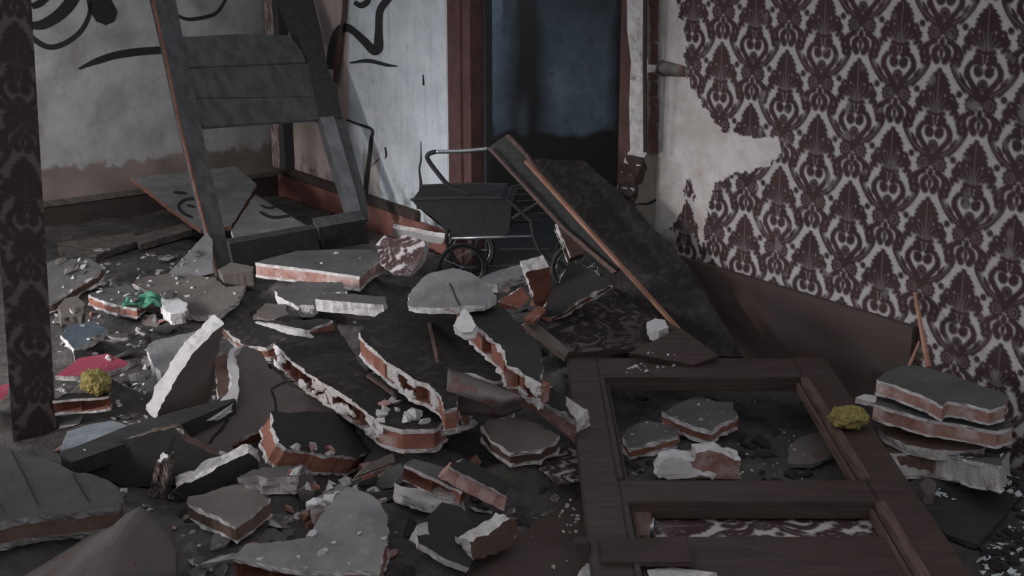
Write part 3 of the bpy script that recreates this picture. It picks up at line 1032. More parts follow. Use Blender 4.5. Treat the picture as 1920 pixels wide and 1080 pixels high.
# ---- the three big dark slabs in the middle
slab('brick_slab', 'lowest of three dark papered slabs, its long edge a row of open brick cells', CH,
     [(513, 644), (558, 625), (625, 600), (650, 640), (680, 690), (745, 745), (838, 785), (815, 803), (755, 806), (711, 795), (693, 776), (658, 749), (604, 716), (558, 684)],
     [(513, 644, .27), (711, 795, .24), (800, 740, .25)], 0.070, top='dark_paper', holes=(9, 10, 11, 12, 13), rough=0.004, seg=0.022, cell=0.062)
slab('brick_slab', 'middle of three dark papered slabs, with a stepped orange brick edge', CH,
     [(673, 627), (690, 603), (735, 575), (790, 560), (850, 575), (868, 600), (885, 640), (915, 672), (936, 698), (940, 712), (925, 714), (880, 698), (862, 698), (856, 764), (833, 768), (822, 735), (800, 719), (778, 713), (747, 691), (720, 671), (693, 649)],
     [(673, 627, .36), (833, 765, .33), (850, 600, .37)], 0.070, top='dark_paper', holes=(15, 16, 17, 18), rough=0.004, seg=0.022, cell=0.085, hole_depth=0.06)
slab('brick_slab', 'right hand and topmost dark slab, curving down with a white and brick edge', CH,
     [(869, 580), (858, 562), (850, 537), (905, 528), (932, 555), (967, 598), (1007, 645), (1020, 690), (1015, 716), (984, 698), (953, 680), (944, 655), (922, 635), (904, 620), (882, 600)],
     [(869, 580, .45), (1015, 715, .40), (940, 560, .455)], 0.074, top='dark_face', holes=(8, 9, 10, 12, 14), rough=0.006, seg=0.02, cell=0.075, bend=(35, -0.02, 0.16), hole_depth=0.03)
slab('plaster_lump', 'bright white plaster lump stuck at the upper end of the curving dark slab', 'rubble',
     [(848, 612), (856, 595), (870, 578), (882, 592), (890, 612), (885, 622), (868, 622)], [(848, 612, .45), (870, 578, .485), (885, 622, .445)], 0.03, top='plaster_clean', pl='plaster_clean', solid=True, rough=0.005, seg=0.015)
dm = slab('plaster_slab', 'dusty grey cracked plaster sheet crowning the heap behind the dark slabs', CH,
          [(762, 566), (765, 545), (785, 522), (805, 510), (850, 503), (880, 508), (905, 522), (928, 548), (908, 566), (870, 572), (850, 577), (805, 577)],
          [(765, 560, .47), (850, 503, .50), (908, 562, .49)], 0.018, top='grey_pale', solid=True, rough=0.004, bend=(0, -0.012, 0.12))
ribbon('crack', dm, [(765, 560, .47), (850, 503, .50), (908, 562, .49)], [([(843, 530), (850, 545), (856, 560), (864, 574)], 3)], 'crack', 0.006)
bm = bmesh.new()
rows = []
r0 = pz(900, 740, .30)
for i in range(15):
    f = i / 14
    A_ = Vector((np.interp(f, [0, .3, .65, 1], [840, 880, 930, 974]), np.interp(f, [0, .3, .65, 1], [690, 704, 722, 738]), 0))
    B_ = Vector((np.interp(f, [0, .4, .8, 1], [834, 880, 940, 978]), np.interp(f, [0, .4, .8, 1], [772, 776, 784, 768]), 0))
    row = []
    for k in range(9):
        g = k / 8
        x, y = A_.x + (B_.x - A_.x) * g, A_.y + (B_.y - A_.y) * g
        z = .345 + 0.022 * math.sin(math.pi * min(1, g * 1.5)) - 0.075 * g * g + 0.006 * noise.noise(Vector((f * 6, g * 3, 1)))
        row.append(bm.verts.new(pz(x, y, z) - Vector((r0.x, r0.y, .2))))
    rows.append(row)
for i in range(14):
    for k in range(8):
        bm.faces.new((rows[i][k], rows[i + 1][k], rows[i + 1][k + 1], rows[i][k + 1]))
flap = link('paper_sheet', bm, 'cardboard', loc=(r0.x, r0.y, .2), smooth=True)
flap.modifiers.new('thickness', 'SOLIDIFY').thickness = 0.003
tag(flap, 'curled brown wallpaper flap folded over the lower rim of the middle dark slab', 'paper')
slab(SL, 'dark papered slab lying behind the lowest of the three dark slabs', CH,
     [(415, 612), (475, 600), (540, 602), (600, 598), (622, 600), (560, 625), (515, 643), (498, 650), (455, 645)], [(415, 612, .26), (600, 598, .31), (498, 650, .25)], 0.05, top='dark_paper', rough=0.006)
slab('plaster_strip', 'long thin white plaster splinter lying across the dark slab at mid left', 'rubble',
     [(478, 605), (520, 610), (568, 622), (584, 634), (540, 627)], [(478, 605, .32), (584, 634, .31), (540, 627, .305)], 0.012, top='plaster_clean', solid=True, rough=0.002, seg=0.02)
c = [(455, 647, .30), (420, 764, .17), (640, 800, .10)]
k = slab('brick_slab', 'large cracked grey slab leaning in the rubble left of the three dark slabs', CH,
         [(455, 647), (490, 660), (505, 690), (545, 725), (591, 740), (650, 785), (640, 812), (520, 800), (470, 815), (436, 832), (440, 866), (400, 850), (360, 832), (345, 800), (396, 782), (424, 764), (440, 749), (440, 722), (442, 691), (438, 662)],
         c, 0.07, top='brown_paint', rough=0.004, seg=0.022, cell=0.07, uneven=0.001)
ribbon('crack', k, c, [([(430, 782), (415, 805), (398, 822), (388, 845)], 5), ([(508, 730), (516, 750), (518, 775)], 4), ([(508, 730), (530, 718), (556, 715)], 3), ([(340, 825), (368, 838), (392, 842)], 3)], 'crack')
def as_part(o, root, name):
    """hang a piece on the slab it belongs to"""
    o.location = Vector(o.location) - Vector(root.location)
    o.parent = root
    o.name = name
    for key in ('label', 'category', 'group'):
        if key in o:
            del o[key]


q = slab('broken_rim', 'x', 'x', [(456, 646), (440, 660), (446, 692), (445, 722), (446, 750), (428, 768), (398, 785), (346, 803), (338, 794), (390, 775), (413, 757), (430, 735), (430, 700), (426, 675), (436, 654)],
         [(455, 647, .316), (420, 764, .186), (640, 800, .116)], 0.022, top='plaster_clean', pl='plaster_clean', solid=True, rough=0.006, seg=0.02, bed=False)
as_part(q, k, 'broken_rim')
q = slab('broken_core', 'x', 'x', [(402, 676), (424, 662), (431, 700), (430, 738), (416, 760), (410, 752), (406, 715)],
         [(455, 647, .309), (420, 764, .179), (640, 800, .109)], 0.03, top='brick_brown', pl='plaster_white', solid=True, rough=0.006, seg=0.02, bed=False)
as_part(q, k, 'broken_core')
c = [(160, 843, .14), (325, 803, .20), (240, 905, .05)]
k = slab(SL, 'long dark cracked slab on edge in front of the black timber', CH,
         [(118, 858), (160, 843), (210, 830), (325, 803), (350, 828), (395, 850), (442, 868), (432, 896), (330, 908), (240, 912), (180, 893), (130, 872)],
         c, 0.06, top='dark_face', core='brick_brown', pl='brown_paint', rough=0.004, uneven=0.001)  # the face's dark tone is shade put into its colour
ribbon('crack', k, c, [([(206, 835), (204, 860), (198, 890)], 3), ([(238, 835), (238, 862)], 3), ([(322, 815), (318, 850)], 2)], 'crack')
slab('plaster_slab', 'plaster slab on edge with a broad curved white broken rim at mid left', CH,
     [(293, 786), (310, 745), (340, 700), (365, 660), (395, 632), (420, 607), (404, 690), (390, 766), (330, 793)], [(420, 608, .40), (293, 785, .14), (388, 765, .13)], 0.062, top='brown_paint', pl='plaster_clean', solid=True, rough=0.005, seg=0.02)
slab('plaster_slab', 'pale grey slab with ragged white left edge behind the curved white rim', CH,
     [(275, 650), (290, 640), (352, 624), (374, 617), (350, 655), (318, 692), (302, 699), (286, 682)], [(275, 650, .2), (374, 617, .22), (302, 699, .17)], 0.05, top='grey_pale', solid=True, rough=0.005, seg=0.02)
slab('timber', 'black timber beam lying across the rubble towards the pillar', 'beam',
     [(112, 851), (240, 797), (400, 752), (432, 738), (442, 750), (330, 801), (135, 866)], [(112, 851, .15), (432, 738, .21), (135, 866, .14)], 0.05, top='timber_dark', core='timber_dark', layers=None, rough=0.001)
slab('plaster_slab', 'flat blue grey plaster sheet between the pillar and the black timber', CH,
     [(113, 845), (126, 808), (165, 795), (210, 788), (247, 800), (205, 821)], [(113, 845, .12), (210, 788, .12), (247, 800, .12)], 0.02, top='blue_grey', pl='blue_grey', solid=True, rough=0.003)
slab('painted_board', 'crimson painted board beside the pillar above the yellow foam', 'board',
     [(104, 704), (150, 672), (200, 663), (242, 680), (236, 687), (205, 697), (165, 704), (125, 706)], [(104, 704, .17), (200, 663, .19), (205, 697, .17)], 0.016, top='red_paint', pl='plaster_white', solid=True, rough=0.003, seg=0.02)
slab('painted_board', 'tip of a crimson board showing left of the pillar', 'board',
     [(-50, 765), (-40, 735), (18, 718), (16, 738), (-8, 757)], [(-50, 765, .12), (18, 718, .14), (-8, 757, .12)], 0.016, top='red_paint', pl='plaster_white', solid=True, rough=0.003, seg=0.02)
slab('hollow_brick', 'hollow brick with two cells facing out under the yellow foam near the pillar', 'brick',
     [(98, 752), (122, 738), (206, 734), (202, 743)], [(98, 752, .14), (206, 734, .15), (202, 743, .145)], 0.052, top='dark_face', layers=(0.008, 0.008), holes=(3,), rough=0.002, cell=0.085, hole_depth=0.03, mortar=0.0)

# ---- further back on the left
slab(SL, 'grey brown slab sloping behind the pillar in the far room', CH,
     [(60, 500), (95, 490), (165, 483), (192, 500), (180, 516), (140, 538), (95, 568), (60, 575)], [(60, 500, .16), (180, 510, .16), (95, 568, .08)], 0.05, top='grey_paint', core='brick_brown', rough=0.005)
slab(SL, 'grey slab with bitten white left end near the green rag', CH,
     [(165, 552), (200, 540), (240, 534), (274, 562), (256, 578), (205, 568)], [(165, 552, .12), (240, 534, .12), (256, 578, .11)], 0.045, top='grey_paint', rough=0.006, seg=0.02)
slab('stone', 'rounded brown lump above the dark blue fragment beside the pillar', 'rubble',
     [(108, 578), (120, 560), (143, 556), (158, 572), (152, 594), (114, 597)], [(108, 578, .14), (143, 556, .16), (152, 594, .12)], 0.06, top='brown_paint', pl='brown_paint', solid=True, rough=0.005, seg=0.02)
slab('plaster_slab', 'dark blue painted fragment with a white rim beside the pillar', CH,
     [(115, 628), (130, 611), (180, 603), (203, 618), (172, 641), (138, 653)], [(115, 628, .12), (180, 603, .13), (138, 653, .1)], 0.02, top='blue_paint', solid=True, rough=0.004, seg=0.02)
slab('plaster_slab', 'wide beige sheet of lining under the foot of the ladder', CH,
     [(248, 532), (262, 520), (310, 514), (400, 519), (425, 538), (460, 536), (442, 566), (405, 592), (330, 589), (345, 572), (300, 557), (268, 541)], [(248, 532, .10), (400, 519, .12), (405, 592, .09)], 0.022, top='brown_paint', solid=True, rough=0.005)
slab('plaster_chunk', 'white plaster lump on the near edge of the beige sheet', 'rubble',
     [(302, 560), (330, 556), (352, 570), (346, 586), (320, 590), (306, 578)], 0.12, 0.04, top='plaster_clean', solid=True, rough=0.006, seg=0.02)
slab('concrete_block', 'brown grey block under the left foot of the ladder', 'block',
     [(409, 505), (432, 492), (476, 500), (473, 510), (418, 516)], [(409, 505, .15), (476, 500, .16), (418, 516, .145)], 0.06, top='brown_paint', core='brown_paint', layers=None, rough=0.002)
slab('plaster_slab', 'grey triangular slab leaning left of the ladder foot', CH,
     [(308, 521), (388, 436), (398, 450), (400, 512), (366, 521)], [(308, 520, .10), (388, 437, .22), (400, 512, .10)], 0.016, top='grey_pale', pl='wood_red_edge', solid=True, rough=0.002, bed=False)
c = [(245, 333, .24), (440, 312, .24), (375, 428, .13)]
k = slab('plaster_slab', 'fallen slab with black painted swirl and reddish edge behind the ladder', CH,
         [(245, 333), (330, 325), (440, 312), (482, 345), (434, 424), (376, 430), (330, 398), (265, 348)], c, 0.02, top='grey_pale', pl='wood_red_edge', solid=True, rough=0.003, uneven=0.001, bed=False)
ribbon('graffiti', k, c, [([(368, 372), (348, 374), (335, 384), (342, 398), (362, 408)], 5), ([(350, 384), (366, 388)], 4), ([(325, 360), (350, 362)], 5)], 'graffiti')
c = [(478, 365, .20), (584, 430, .12), (440, 453, .12)]
k = slab('plaster_slab', 'triangular grey slab with faint black strokes right of the ladder rail', CH, [(478, 364), (586, 430), (520, 445), (440, 454), (434, 432)], c, 0.018, top='grey_pale', solid=True, rough=0.003, uneven=0.001, bed=False)
ribbon('graffiti', k, c, [([(486, 396), (510, 407), (545, 404)], 5), ([(488, 384), (505, 390), (520, 384)], 4)], 'graffiti')
slab('cabinet_panel', 'black overturned panel in shade under the ladder', 'panel',
     [(430, 457), (596, 428), (602, 492), (480, 503), (442, 517)], [(432, 456, .22), (595, 428, .235), (440, 515, .07)], 0.04, top='timber_dark', core='timber_dark', layers=None, rough=0.001)
slab('wooden_box', 'grey weathered box end beside the foot of the right ladder rail', 'box',
     [(597, 427), (686, 411), (692, 456), (603, 471)], [(597, 428, .24), (685, 412, .245), (602, 470, .12)], 0.06, top='wood_grey', core='wood_grey', layers=None, rough=0.001)
slab('brick_slab', 'long straight edged slab with pinkish brick front lying right of the ladder foot', CH,
     [(478, 492), (510, 483), (560, 470), (640, 468), (702, 470), (720, 482), (692, 500), (674, 518)], [(478, 492, .20), (674, 518, .19), (702, 470, .20)], 0.062, top='grey_paint', core='brick_dusty', rough=0.002)
slab('plaster_block', 'bright white long plaster block just above the dark slabs', 'rubble',
     [(591, 561), (612, 548), (724, 556), (722, 572), (650, 566)], [(591, 561, .22), (724, 556, .23), (722, 572, .22)], 0.048, top='grey_paint', pl='plaster_clean', solid=True, rough=0.004, seg=0.02)
slab('plaster_slab', 'plaster slab with a chewed white edge left of the bright white block', CH,
     [(514, 546), (560, 527), (640, 530), (650, 545), (600, 552), (588, 572), (558, 571), (530, 561)], [(514, 546, .18), (640, 530, .19), (558, 571, .17)], 0.05, top='grey_paint', solid=True, rough=0.007, seg=0.02)
slab('stone', 'dull brown lump below the chewed plaster slab', 'rubble', [(474, 592), (498, 568), (536, 570), (540, 590), (515, 600)], 0.16, 0.06, top='brown_paint', pl='brown_paint', solid=True, rough=0.005)
slab('wallpaper_chunk', 'upright white plaster chunk with dark red damask wallpaper near the wall', 'rubble',
     [(703, 462), (720, 441), (742, 446), (762, 441), (798, 452), (793, 485), (770, 512), (735, 513), (714, 495)], [(720, 442, .30), (797, 452, .29), (735, 512, .17)], 0.045, top='damask', pl='plaster_clean', solid=True, step=0.0045, pat=(35, 1.15), rough=0.004, seg=0.02)
slab('plaster_strip', 'white plaster board strip along the skirting behind the damask chunk', 'rubble',
     [(735, 427), (838, 447), (826, 458), (738, 441)], [(735, 427, .17), (838, 447, .17), (738, 441, .12)], 0.02, top='plaster_clean', solid=True, rough=0.002)

# ---- behind the heap, below the pram
slab('plaster_slab', 'pale grey sheet lying flat under the pram wheels', CH, [(884, 530), (915, 514), (990, 490), (1032, 500), (988, 513), (932, 532)], [(884, 530, .30), (990, 490, .32), (932, 532, .30)], 0.03, top='grey_pale', solid=True, rough=0.006)
slab('brick', 'small orange brick wedge with white lip behind the curving dark slab', 'brick', [(936, 564), (979, 537), (994, 560), (976, 577)], [(936, 564, .32), (979, 537, .35), (976, 577, .29)], 0.05, top='brick', rough=0.003, layers=(0.01, 0.004), seg=0.02)
slab('hollow_brick', 'upright broken hollow brick with a thin white left edge behind the heap', 'brick', [(986, 511), (1030, 500), (1036, 560), (1022, 582), (1006, 573)], [(986, 511, .43), (1030, 500, .44), (1006, 573, .28)], 0.05, top='brick', pl='plaster_white', solid=True, rough=0.005, seg=0.02)
slab('brick_slab', 'dark faced slab with a chewed white left edge above the scroll papered panel', CH, [(1012, 592), (1035, 545), (1070, 492), (1112, 508), (1142, 535), (1032, 596)], [(1012, 590, .27), (1070, 492, .43), (1140, 535, .37)], 0.055, top='dark_face', holes=(0, 1), rough=0.007, seg=0.02, hole_depth=0.04)
slab('hollow_brick', 'small tilted hollow brick end propped under the dark brown plank', 'brick', [(1043, 418), (1058, 411), (1096, 474), (1070, 482)], [(1043, 418, .38), (1058, 411, .39), (1070, 482, .27)], 0.045, top='brick_brown', core='brick_brown', holes=(3,), layers=(0.008, 0.006), rough=0.003, seg=0.02, hole_depth=0.015)
slab('brick', 'orange brick crumb at the left corner of the scroll papered panel', 'brick', [(983, 598), (1008, 571), (1024, 580), (1002, 601)], 0.29, 0.014, top='brick', core='brick', layers=None, rough=0.003, seg=0.02)

# ---- leaning boards by the doorway
slab('panel', 'long dark papered panel leaning from the doorway down along the right wall', 'board',
     [(1000, 297), (1095, 302), (1180, 378), (1292, 500), (1392, 668), (1346, 669), (1240, 640), (1150, 540), (1060, 420)], [(1000, 297, .65), (1095, 303, .655), (1380, 660, .13)], 0.022, top='dark_paper', core='timber_dark', layers=None, rough=0.004)
pk = slab('plank', 'dark brown plank with a worn pale edge leaning up to the chrome handle', 'board',
     [(913, 278), (950, 252), (985, 290), (1012, 330), (1165, 500), (1148, 514), (1055, 432)], [(913, 278, .70), (950, 252, .76), (1150, 505, .36)], 0.022, top='timber_dark', core='door_worn', layers=None, rough=0.001)
c = [(913, 278, .706), (950, 252, .766), (1150, 505, .366)]
for pts_ in ([(914, 279), (919, 277), (1060, 428), (1156, 509), (1149, 513), (1055, 432)], [(947, 255), (952, 252), (988, 290), (1012, 328), (1008, 332), (984, 293)]):
    as_part(slab('worn_edge', 'x', 'x', pts_, c, 0.006, top='door_worn', core='door_worn', layers=None, rough=0.0008, bed=False, uneven=0.0, cast=False), pk, 'worn_edge')
bm = bmesh.new()
a, b = pz(986, 302, .70), pz(1272, 617, .20)
ax = (b - a).normalized()
sd = ax.cross(Vector((0, 0, 1))).normalized() * 0.008
un = sd.cross(ax).normalized() * 0.005
o_ = Vector((b.x, b.y, 0))
add_hex(bm, [a - sd - un - o_, a + sd - un - o_, b + sd - un - o_, b - sd - un - o_], [a - sd + un - o_, a + sd + un - o_, b + sd + un - o_, b - sd + un - o_])
tag(link('lath', bm, 'lath_orange', loc=o_), 'thin orange brown lath leaning across the dark panel', 'lath')
slab('panel', 'panel covered in faded scroll wallpaper lying under the thin orange lath', 'board',
     [(1000, 598), (1118, 533), (1150, 548), (1272, 616), (1200, 652), (1066, 662)], [(1000, 598, .25), (1118, 533, .28), (1200, 650, .20)], 0.018, top='scroll_paper', core='board_brown', layers=None, rough=0.001)
slab('batten', 'short brown batten along the left edge of the scroll papered panel', 'board',
     [(984, 606), (1000, 599), (1068, 657), (1060, 669)], [(984, 606, .26), (1000, 599, .262), (1060, 669, .22)], 0.02, top='brown_paint', core='door_worn', layers=None, rough=0.001)
slab('panel', 'plain dark brown triangular board between the lath and the fallen door', 'board',
     [(1178, 662), (1276, 614), (1348, 668), (1300, 684)], [(1178, 662, .23), (1276, 614, .27), (1348, 668, .22)], 0.016, top='door_brown', core='door_brown', layers=None, rough=0.001)
slab('plaster_chunk', 'white plaster crumb beside the lower end of the orange lath', 'rubble', [(1213, 604), (1228, 596), (1248, 600), (1254, 614), (1236, 620), (1218, 614)], 0.27, 0.04, top='plaster_clean', solid=True, rough=0.004, seg=0.015)

# ---- seen through the fallen door
slab('brick_slab', 'grey topped slab with white broken front seen through the door opening', CH, [(1240, 772), (1302, 742), (1370, 755), (1385, 780), (1352, 796), (1335, 809), (1300, 800)], [(1240, 772, .13), (1370, 755, .14), (1335, 809, .12)], 0.045, top='grey_paint', rough=0.005, seg=0.02)
slab('brick_slab', 'grey slab with a white right corner next to the left door stile', CH, [(1165, 815), (1190, 795), (1216, 788), (1277, 803), (1272, 815), (1222, 829), (1180, 840)], 0.10, 0.04, top='grey_paint', rough=0.005, seg=0.02)
slab('brick_chunk', 'pink brick chunk in lumpy white mortar at the middle rail of the door', 'rubble',
     [(1229, 888), (1240, 868), (1262, 860), (1300, 868), (1304, 850), (1345, 849), (1389, 864), (1391, 898), (1300, 899), (1235, 897)], [(1230, 888, .08), (1345, 850, .14), (1390, 898, .06)], 0.055, top='brick_dusty', pl='plaster_clean', solid=True, rough=0.006, seg=0.018)
slab('plaster_chunk', 'lumpy white mortar clot on the left of the pink brick chunk', 'rubble', [(1229, 890), (1240, 868), (1262, 859), (1292, 868), (1300, 884), (1330, 886), (1340, 898), (1260, 898), (1236, 897)], [(1230, 888, .09), (1292, 868, .12), (1340, 898, .075)], 0.03, top='plaster_clean', pl='plaster_clean', solid=True, rough=0.007, seg=0.014, uneven=0.012)
slab('board', 'brown curled board scrap at the right inside the door opening', 'board', [(1478, 836), (1500, 820), (1555, 804), (1562, 850), (1525, 871), (1480, 868)], 0.06, 0.012, top='cardboard', core='cardboard', layers=None, rough=0.003)

# ---- stack of slabs at the right
slab('brick_slab', 'topmost slab of the stack at the right wall, grey topped with pink brick front', CH,
     [(1642, 712), (1662, 698), (1685, 687), (1710, 684), (1780, 700), (1892, 742), (1884, 760), (1857, 768), (1815, 757), (1777, 752), (1767, 762), (1735, 742), (1700, 730)], .30, 0.045, top='grey_paint', core='brick_dusty', layers=(0.009, 0.007), rough=0.003, seg=0.02)
slab('brick_slab', 'second slab of the stack at the right wall, long pink brick with white right end', CH,
     [(1637, 757), (1660, 742), (1700, 725), (1800, 735), (1880, 768), (1900, 800), (1870, 808), (1740, 786)], [(1637, 757, .24), (1880, 768, .24), (1870, 808, .235)], 0.05, top='grey_paint', core='brick_dusty', layers=(0.010, 0.006), rough=0.003, seg=0.02)
slab('plaster_slab', 'third layer of the stack at the right wall, a bowed pale plaster shell', CH,
     [(1648, 800), (1660, 814), (1700, 835), (1750, 844), (1800, 846), (1842, 840), (1852, 815), (1700, 782)], [(1648, 800, .155), (1842, 840, .165), (1700, 782, .17)], 0.03, top='brick_brown', solid=True, rough=0.004, seg=0.02)
slab('brick_slab', 'bottom slab of the stack at the right wall, whitened end with two small holes', CH,
     [(1655, 852), (1680, 822), (1800, 816), (1894, 845), (1874, 874), (1752, 848)], [(1655, 852, .12), (1894, 845, .13), (1752, 848, .12)], 0.07, top='grey_paint', core='plaster_white', layers=(0.010, 0.008), rough=0.004, seg=0.02)
slab('brick', 'dark brown brick end tucked in at the left of the bottom slab of the stack', 'brick',
     [(1650, 850), (1668, 836), (1754, 845), (1753, 856), (1690, 856)], .115, 0.055, top='brick_brown', core='brick_brown', layers=None, rough=0.003)
slab('plaster_chunk', 'thin white shard jutting left from the stack of slabs', 'rubble', [(1604, 746), (1620, 738), (1645, 742), (1642, 754), (1620, 750)], [(1604, 746, .24), (1620, 738, .243), (1642, 754, .24)], 0.015, top='plaster_clean', solid=True, rough=0.002, seg=0.015)
slab('board', 'dark thin board on the floor between the fallen door and the glass shards', 'board', [(1700, 938), (1770, 922), (1925, 915), (1880, 970), (1832, 1022), (1772, 1000)], [(1700, 938, .05), (1925, 915, .06), (1832, 1022, .05)], 0.012, top='timber_dark', core='timber_dark', layers=None, rough=0.002)
slab('stone', 'grey rounded lump below the stack of slabs', 'rubble', [(1724, 905), (1740, 896), (1758, 905), (1752, 926), (1735, 928)], 0.08, 0.05, top='brown_paint', pl='brown_paint', solid=True, rough=0.004, seg=0.015)

# old timbers far left
slab('timber', 'grey weathered timber along the foot of the far back wall', 'beam', [(250, 444), (362, 414), (368, 428), (262, 458)], [(250, 444, .10), (362, 414, .12), (262, 458, .09)], 0.03, top='timber_old', core='timber_old', layers=None, rough=0.002)
slab('timber', 'brownish split timber lying in front of the dark skirting at far left', 'beam', [(106, 456), (250, 436), (262, 450), (180, 478), (112, 472)], [(106, 456, .09), (250, 436, .10), (180, 478, .08)], 0.03, top='timber_old', core='timber_old', layers=None, rough=0.004)

# ================================================================= PILLAR AND STUB OF THE LOST WALL
PB = pz(70, 838, 0)


def pillar_fn():
    bl, br, tl = pp(27.4, 872, PB, NP), pp(109.6, 872, PB, NP), pp(-31.5, 0, PB, NP)
    w, h = (br - bl).length, (tl - bl).length
    return (lambda a, b: bl + (br - bl) / w * a + (tl - bl) / h * b), w


pf, pw_ = pillar_fn()


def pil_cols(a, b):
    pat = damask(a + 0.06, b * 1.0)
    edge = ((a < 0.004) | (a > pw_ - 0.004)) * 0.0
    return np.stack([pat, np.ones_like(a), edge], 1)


struct(grid_wall('wall_left_pillar', pf, 0.0, pw_, -0.06, 2.0, 0.0042, 0.09, Vector((-0.34, 0.94, 0)), 'damask_shaded', pil_cols))

stub_pts = [(1208, -40), (1233, -40), (1233, 486), (1178, 486), (1172, 430), (1181, 384), (1192, 345), (1204, 300), (1213, 288), (1211, 200), (1215, 120), (1208, 60)]
bm = bmesh.new()
SB = w1(1.166, 0)
ring = [pp(x, y, SB, NP) for x, y in stub_pts]
tri = tessellate_polygon([ring])
A = [bm.verts.new(v) for v in ring]
B = [bm.verts.new(v + DW * 0.09) for v in ring]
for t in tri:
    bm.faces.new([A[i] for i in t])
    bm.faces.new([B[i] for i in reversed(t)])
m_ = len(ring)
for i in range(m_):
    f = bm.faces.new((A[i], A[(i + 1) % m_], B[(i + 1) % m_], B[i]))
    f.material_index = 1
stub = struct(link('wall_stub', bm, ['stub_grey', 'plaster_white']))
# crack across it, its ragged brick core and upper remains
bm = bmesh.new()
prev = None
for x, y, w in [(1184, 386, 2), (1200, 382, 3), (1212, 383, 4), (1224, 378, 6), (1232, 374, 5)]:
    v = [bm.verts.new(pp(x, y + s * w / 2, SB + NP * 0.001, NP)) for s in (-1, 1)]
    if prev:
        bm.faces.new((prev[0], v[0], v[1], prev[1]))
    prev = v
link('crack', bm, 'crack', stub)
bm = bmesh.new()
rr = random.Random(5)
y = 296
while y < 470:
    h = rr.uniform(10, 26)
    xa = float(np.interp(y, [290, 330, 384, 430, 480], [1207, 1196, 1182, 1174, 1178]))
    wd = rr.uniform(2, 8)
    mi = rr.choice([0, 0, 1, 2])
    dd = rr.uniform(0.002, 0.010)
    c_ = [pp(xa - rr.uniform(1, 7), y + h, SB, NP), pp(xa + wd, y + h - rr.uniform(-4, 6), SB, NP), pp(xa + wd + rr.uniform(-6, 6), y - rr.uniform(-2, 5), SB, NP), pp(xa - rr.uniform(0, 5), y, SB, NP)]
    vf = [bm.verts.new(q + NP * dd * rr.uniform(.4, 1.1)) for q in c_]
    vb = [bm.verts.new(q + DW * 0.085) for q in c_]
    for q in range(4):
        f = bm.faces.new((vb[q], vb[(q + 1) % 4], vf[(q + 1) % 4], vf[q]))
        f.material_index = mi
    f = bm.faces.new(vf)
    f.material_index = mi
    y += h * 0.85
bmesh.ops.subdivide_edges(bm, edges=bm.edges[:], cuts=2, use_grid_fill=True)
for v in bm.verts:
    v.co += Vector((noise.noise(v.co * 60), noise.noise(v.co * 60 + Vector((9, 0, 0))), noise.noise(v.co * 60 + Vector((0, 9, 0))))) * 0.006
link('broken_core', bm, ['frame_dark', 'plaster_dull', 'frame_dark'], stub)
bm = bmesh.new()
y = -30
while y < 288:
    h = rr.uniform(14, 42)
    x0 = 1214 + rr.uniform(0, 5)
    dd = rr.uniform(0.004, 0.016)
    mi = rr.choice([0, 0, 1, 2, 0])
    c_ = [pp(x0, y + h - 1, SB, NP), pp(1231, y + h - 1 + rr.uniform(-3, 3), SB, NP), pp(1231, y + rr.uniform(0, 4), SB, NP), pp(x0 + rr.uniform(-1, 5), y, SB, NP)]
    fr = [q + NP * (dd * rr.uniform(.5, 1.1)) for q in c_]
    vb = [bm.verts.new(q - NP * .01) for q in c_]
    vf = [bm.verts.new(q) for q in fr]
    for q in range(4):
        f = bm.faces.new((vb[q], vb[(q + 1) % 4], vf[(q + 1) % 4], vf[q]))
        f.material_index = mi
    f = bm.faces.new(vf)
    f.material_index = mi
    y += h
link('broken_edge', bm, ['frame_red', 'plaster_white', 'frame_dark'], stub)
bm = bmesh.new()
tube(bm, [pp(1210, -40, SB + NP * 0.012, NP), pp(1209, 120, SB + NP * 0.012, NP), pp(1210, 285, SB + NP * 0.012, NP)], 0.008)
link('conduit', bm, 'frame_dark', stub)

# curled tongue of torn paper on the right wall
bm = bmesh.new()
rows = []
for i in range(9):
    f = i / 8
    row = []
    for j in range(7):
        g = j / 6
        x = 1243 + f * 44
        y = 112 + f * 12 + g * (30 - 10 * f)
        P_ = pp(x, y, P0, NW)
        lift = 0.006 + 0.028 * math.sin(math.pi * g) * (1 - 0.7 * f)
        row.append(bm.verts.new(P_ + NW * lift - w1(1.0, 1.1)))
    rows.append(row)
for i in range(8):
    for j in range(6):
        bm.faces.new((rows[i][j], rows[i + 1][j], rows[i + 1][j + 1], rows[i][j + 1]))
fl_ = link('torn_paper', bm, 'cardboard', WR, loc=w1(1.0, 1.1), smooth=True)
fl_.modifiers.new('thickness', 'SOLIDIFY').thickness = 0.002
# loose flap at the foot of the torn patch
bm = bmesh.new()
rows = []
for i in range(9):
    f = i / 8
    row = []
    for j in range(5):
        g = j / 4
        P_ = pp(1254 + 3 * math.sin(f * 5) + g * (10 + 10 * f), 430 + f * 40, P0, NW)
        row.append(bm.verts.new(P_ + NW * (0.006 + 0.03 * (1 - g) * math.sin(math.pi * min(1, f + 0.15))) - w1(1.0, 0.5)))
    rows.append(row)
for i in range(8):
    for j in range(4):
        bm.faces.new((rows[i][j], rows[i + 1][j], rows[i + 1][j + 1], rows[i][j + 1]))
fl2 = link('torn_paper', bm, 'stub_grey', WR, loc=w1(1.0, 0.5), smooth=True)
fl2.modifiers.new('thickness', 'SOLIDIFY').thickness = 0.002

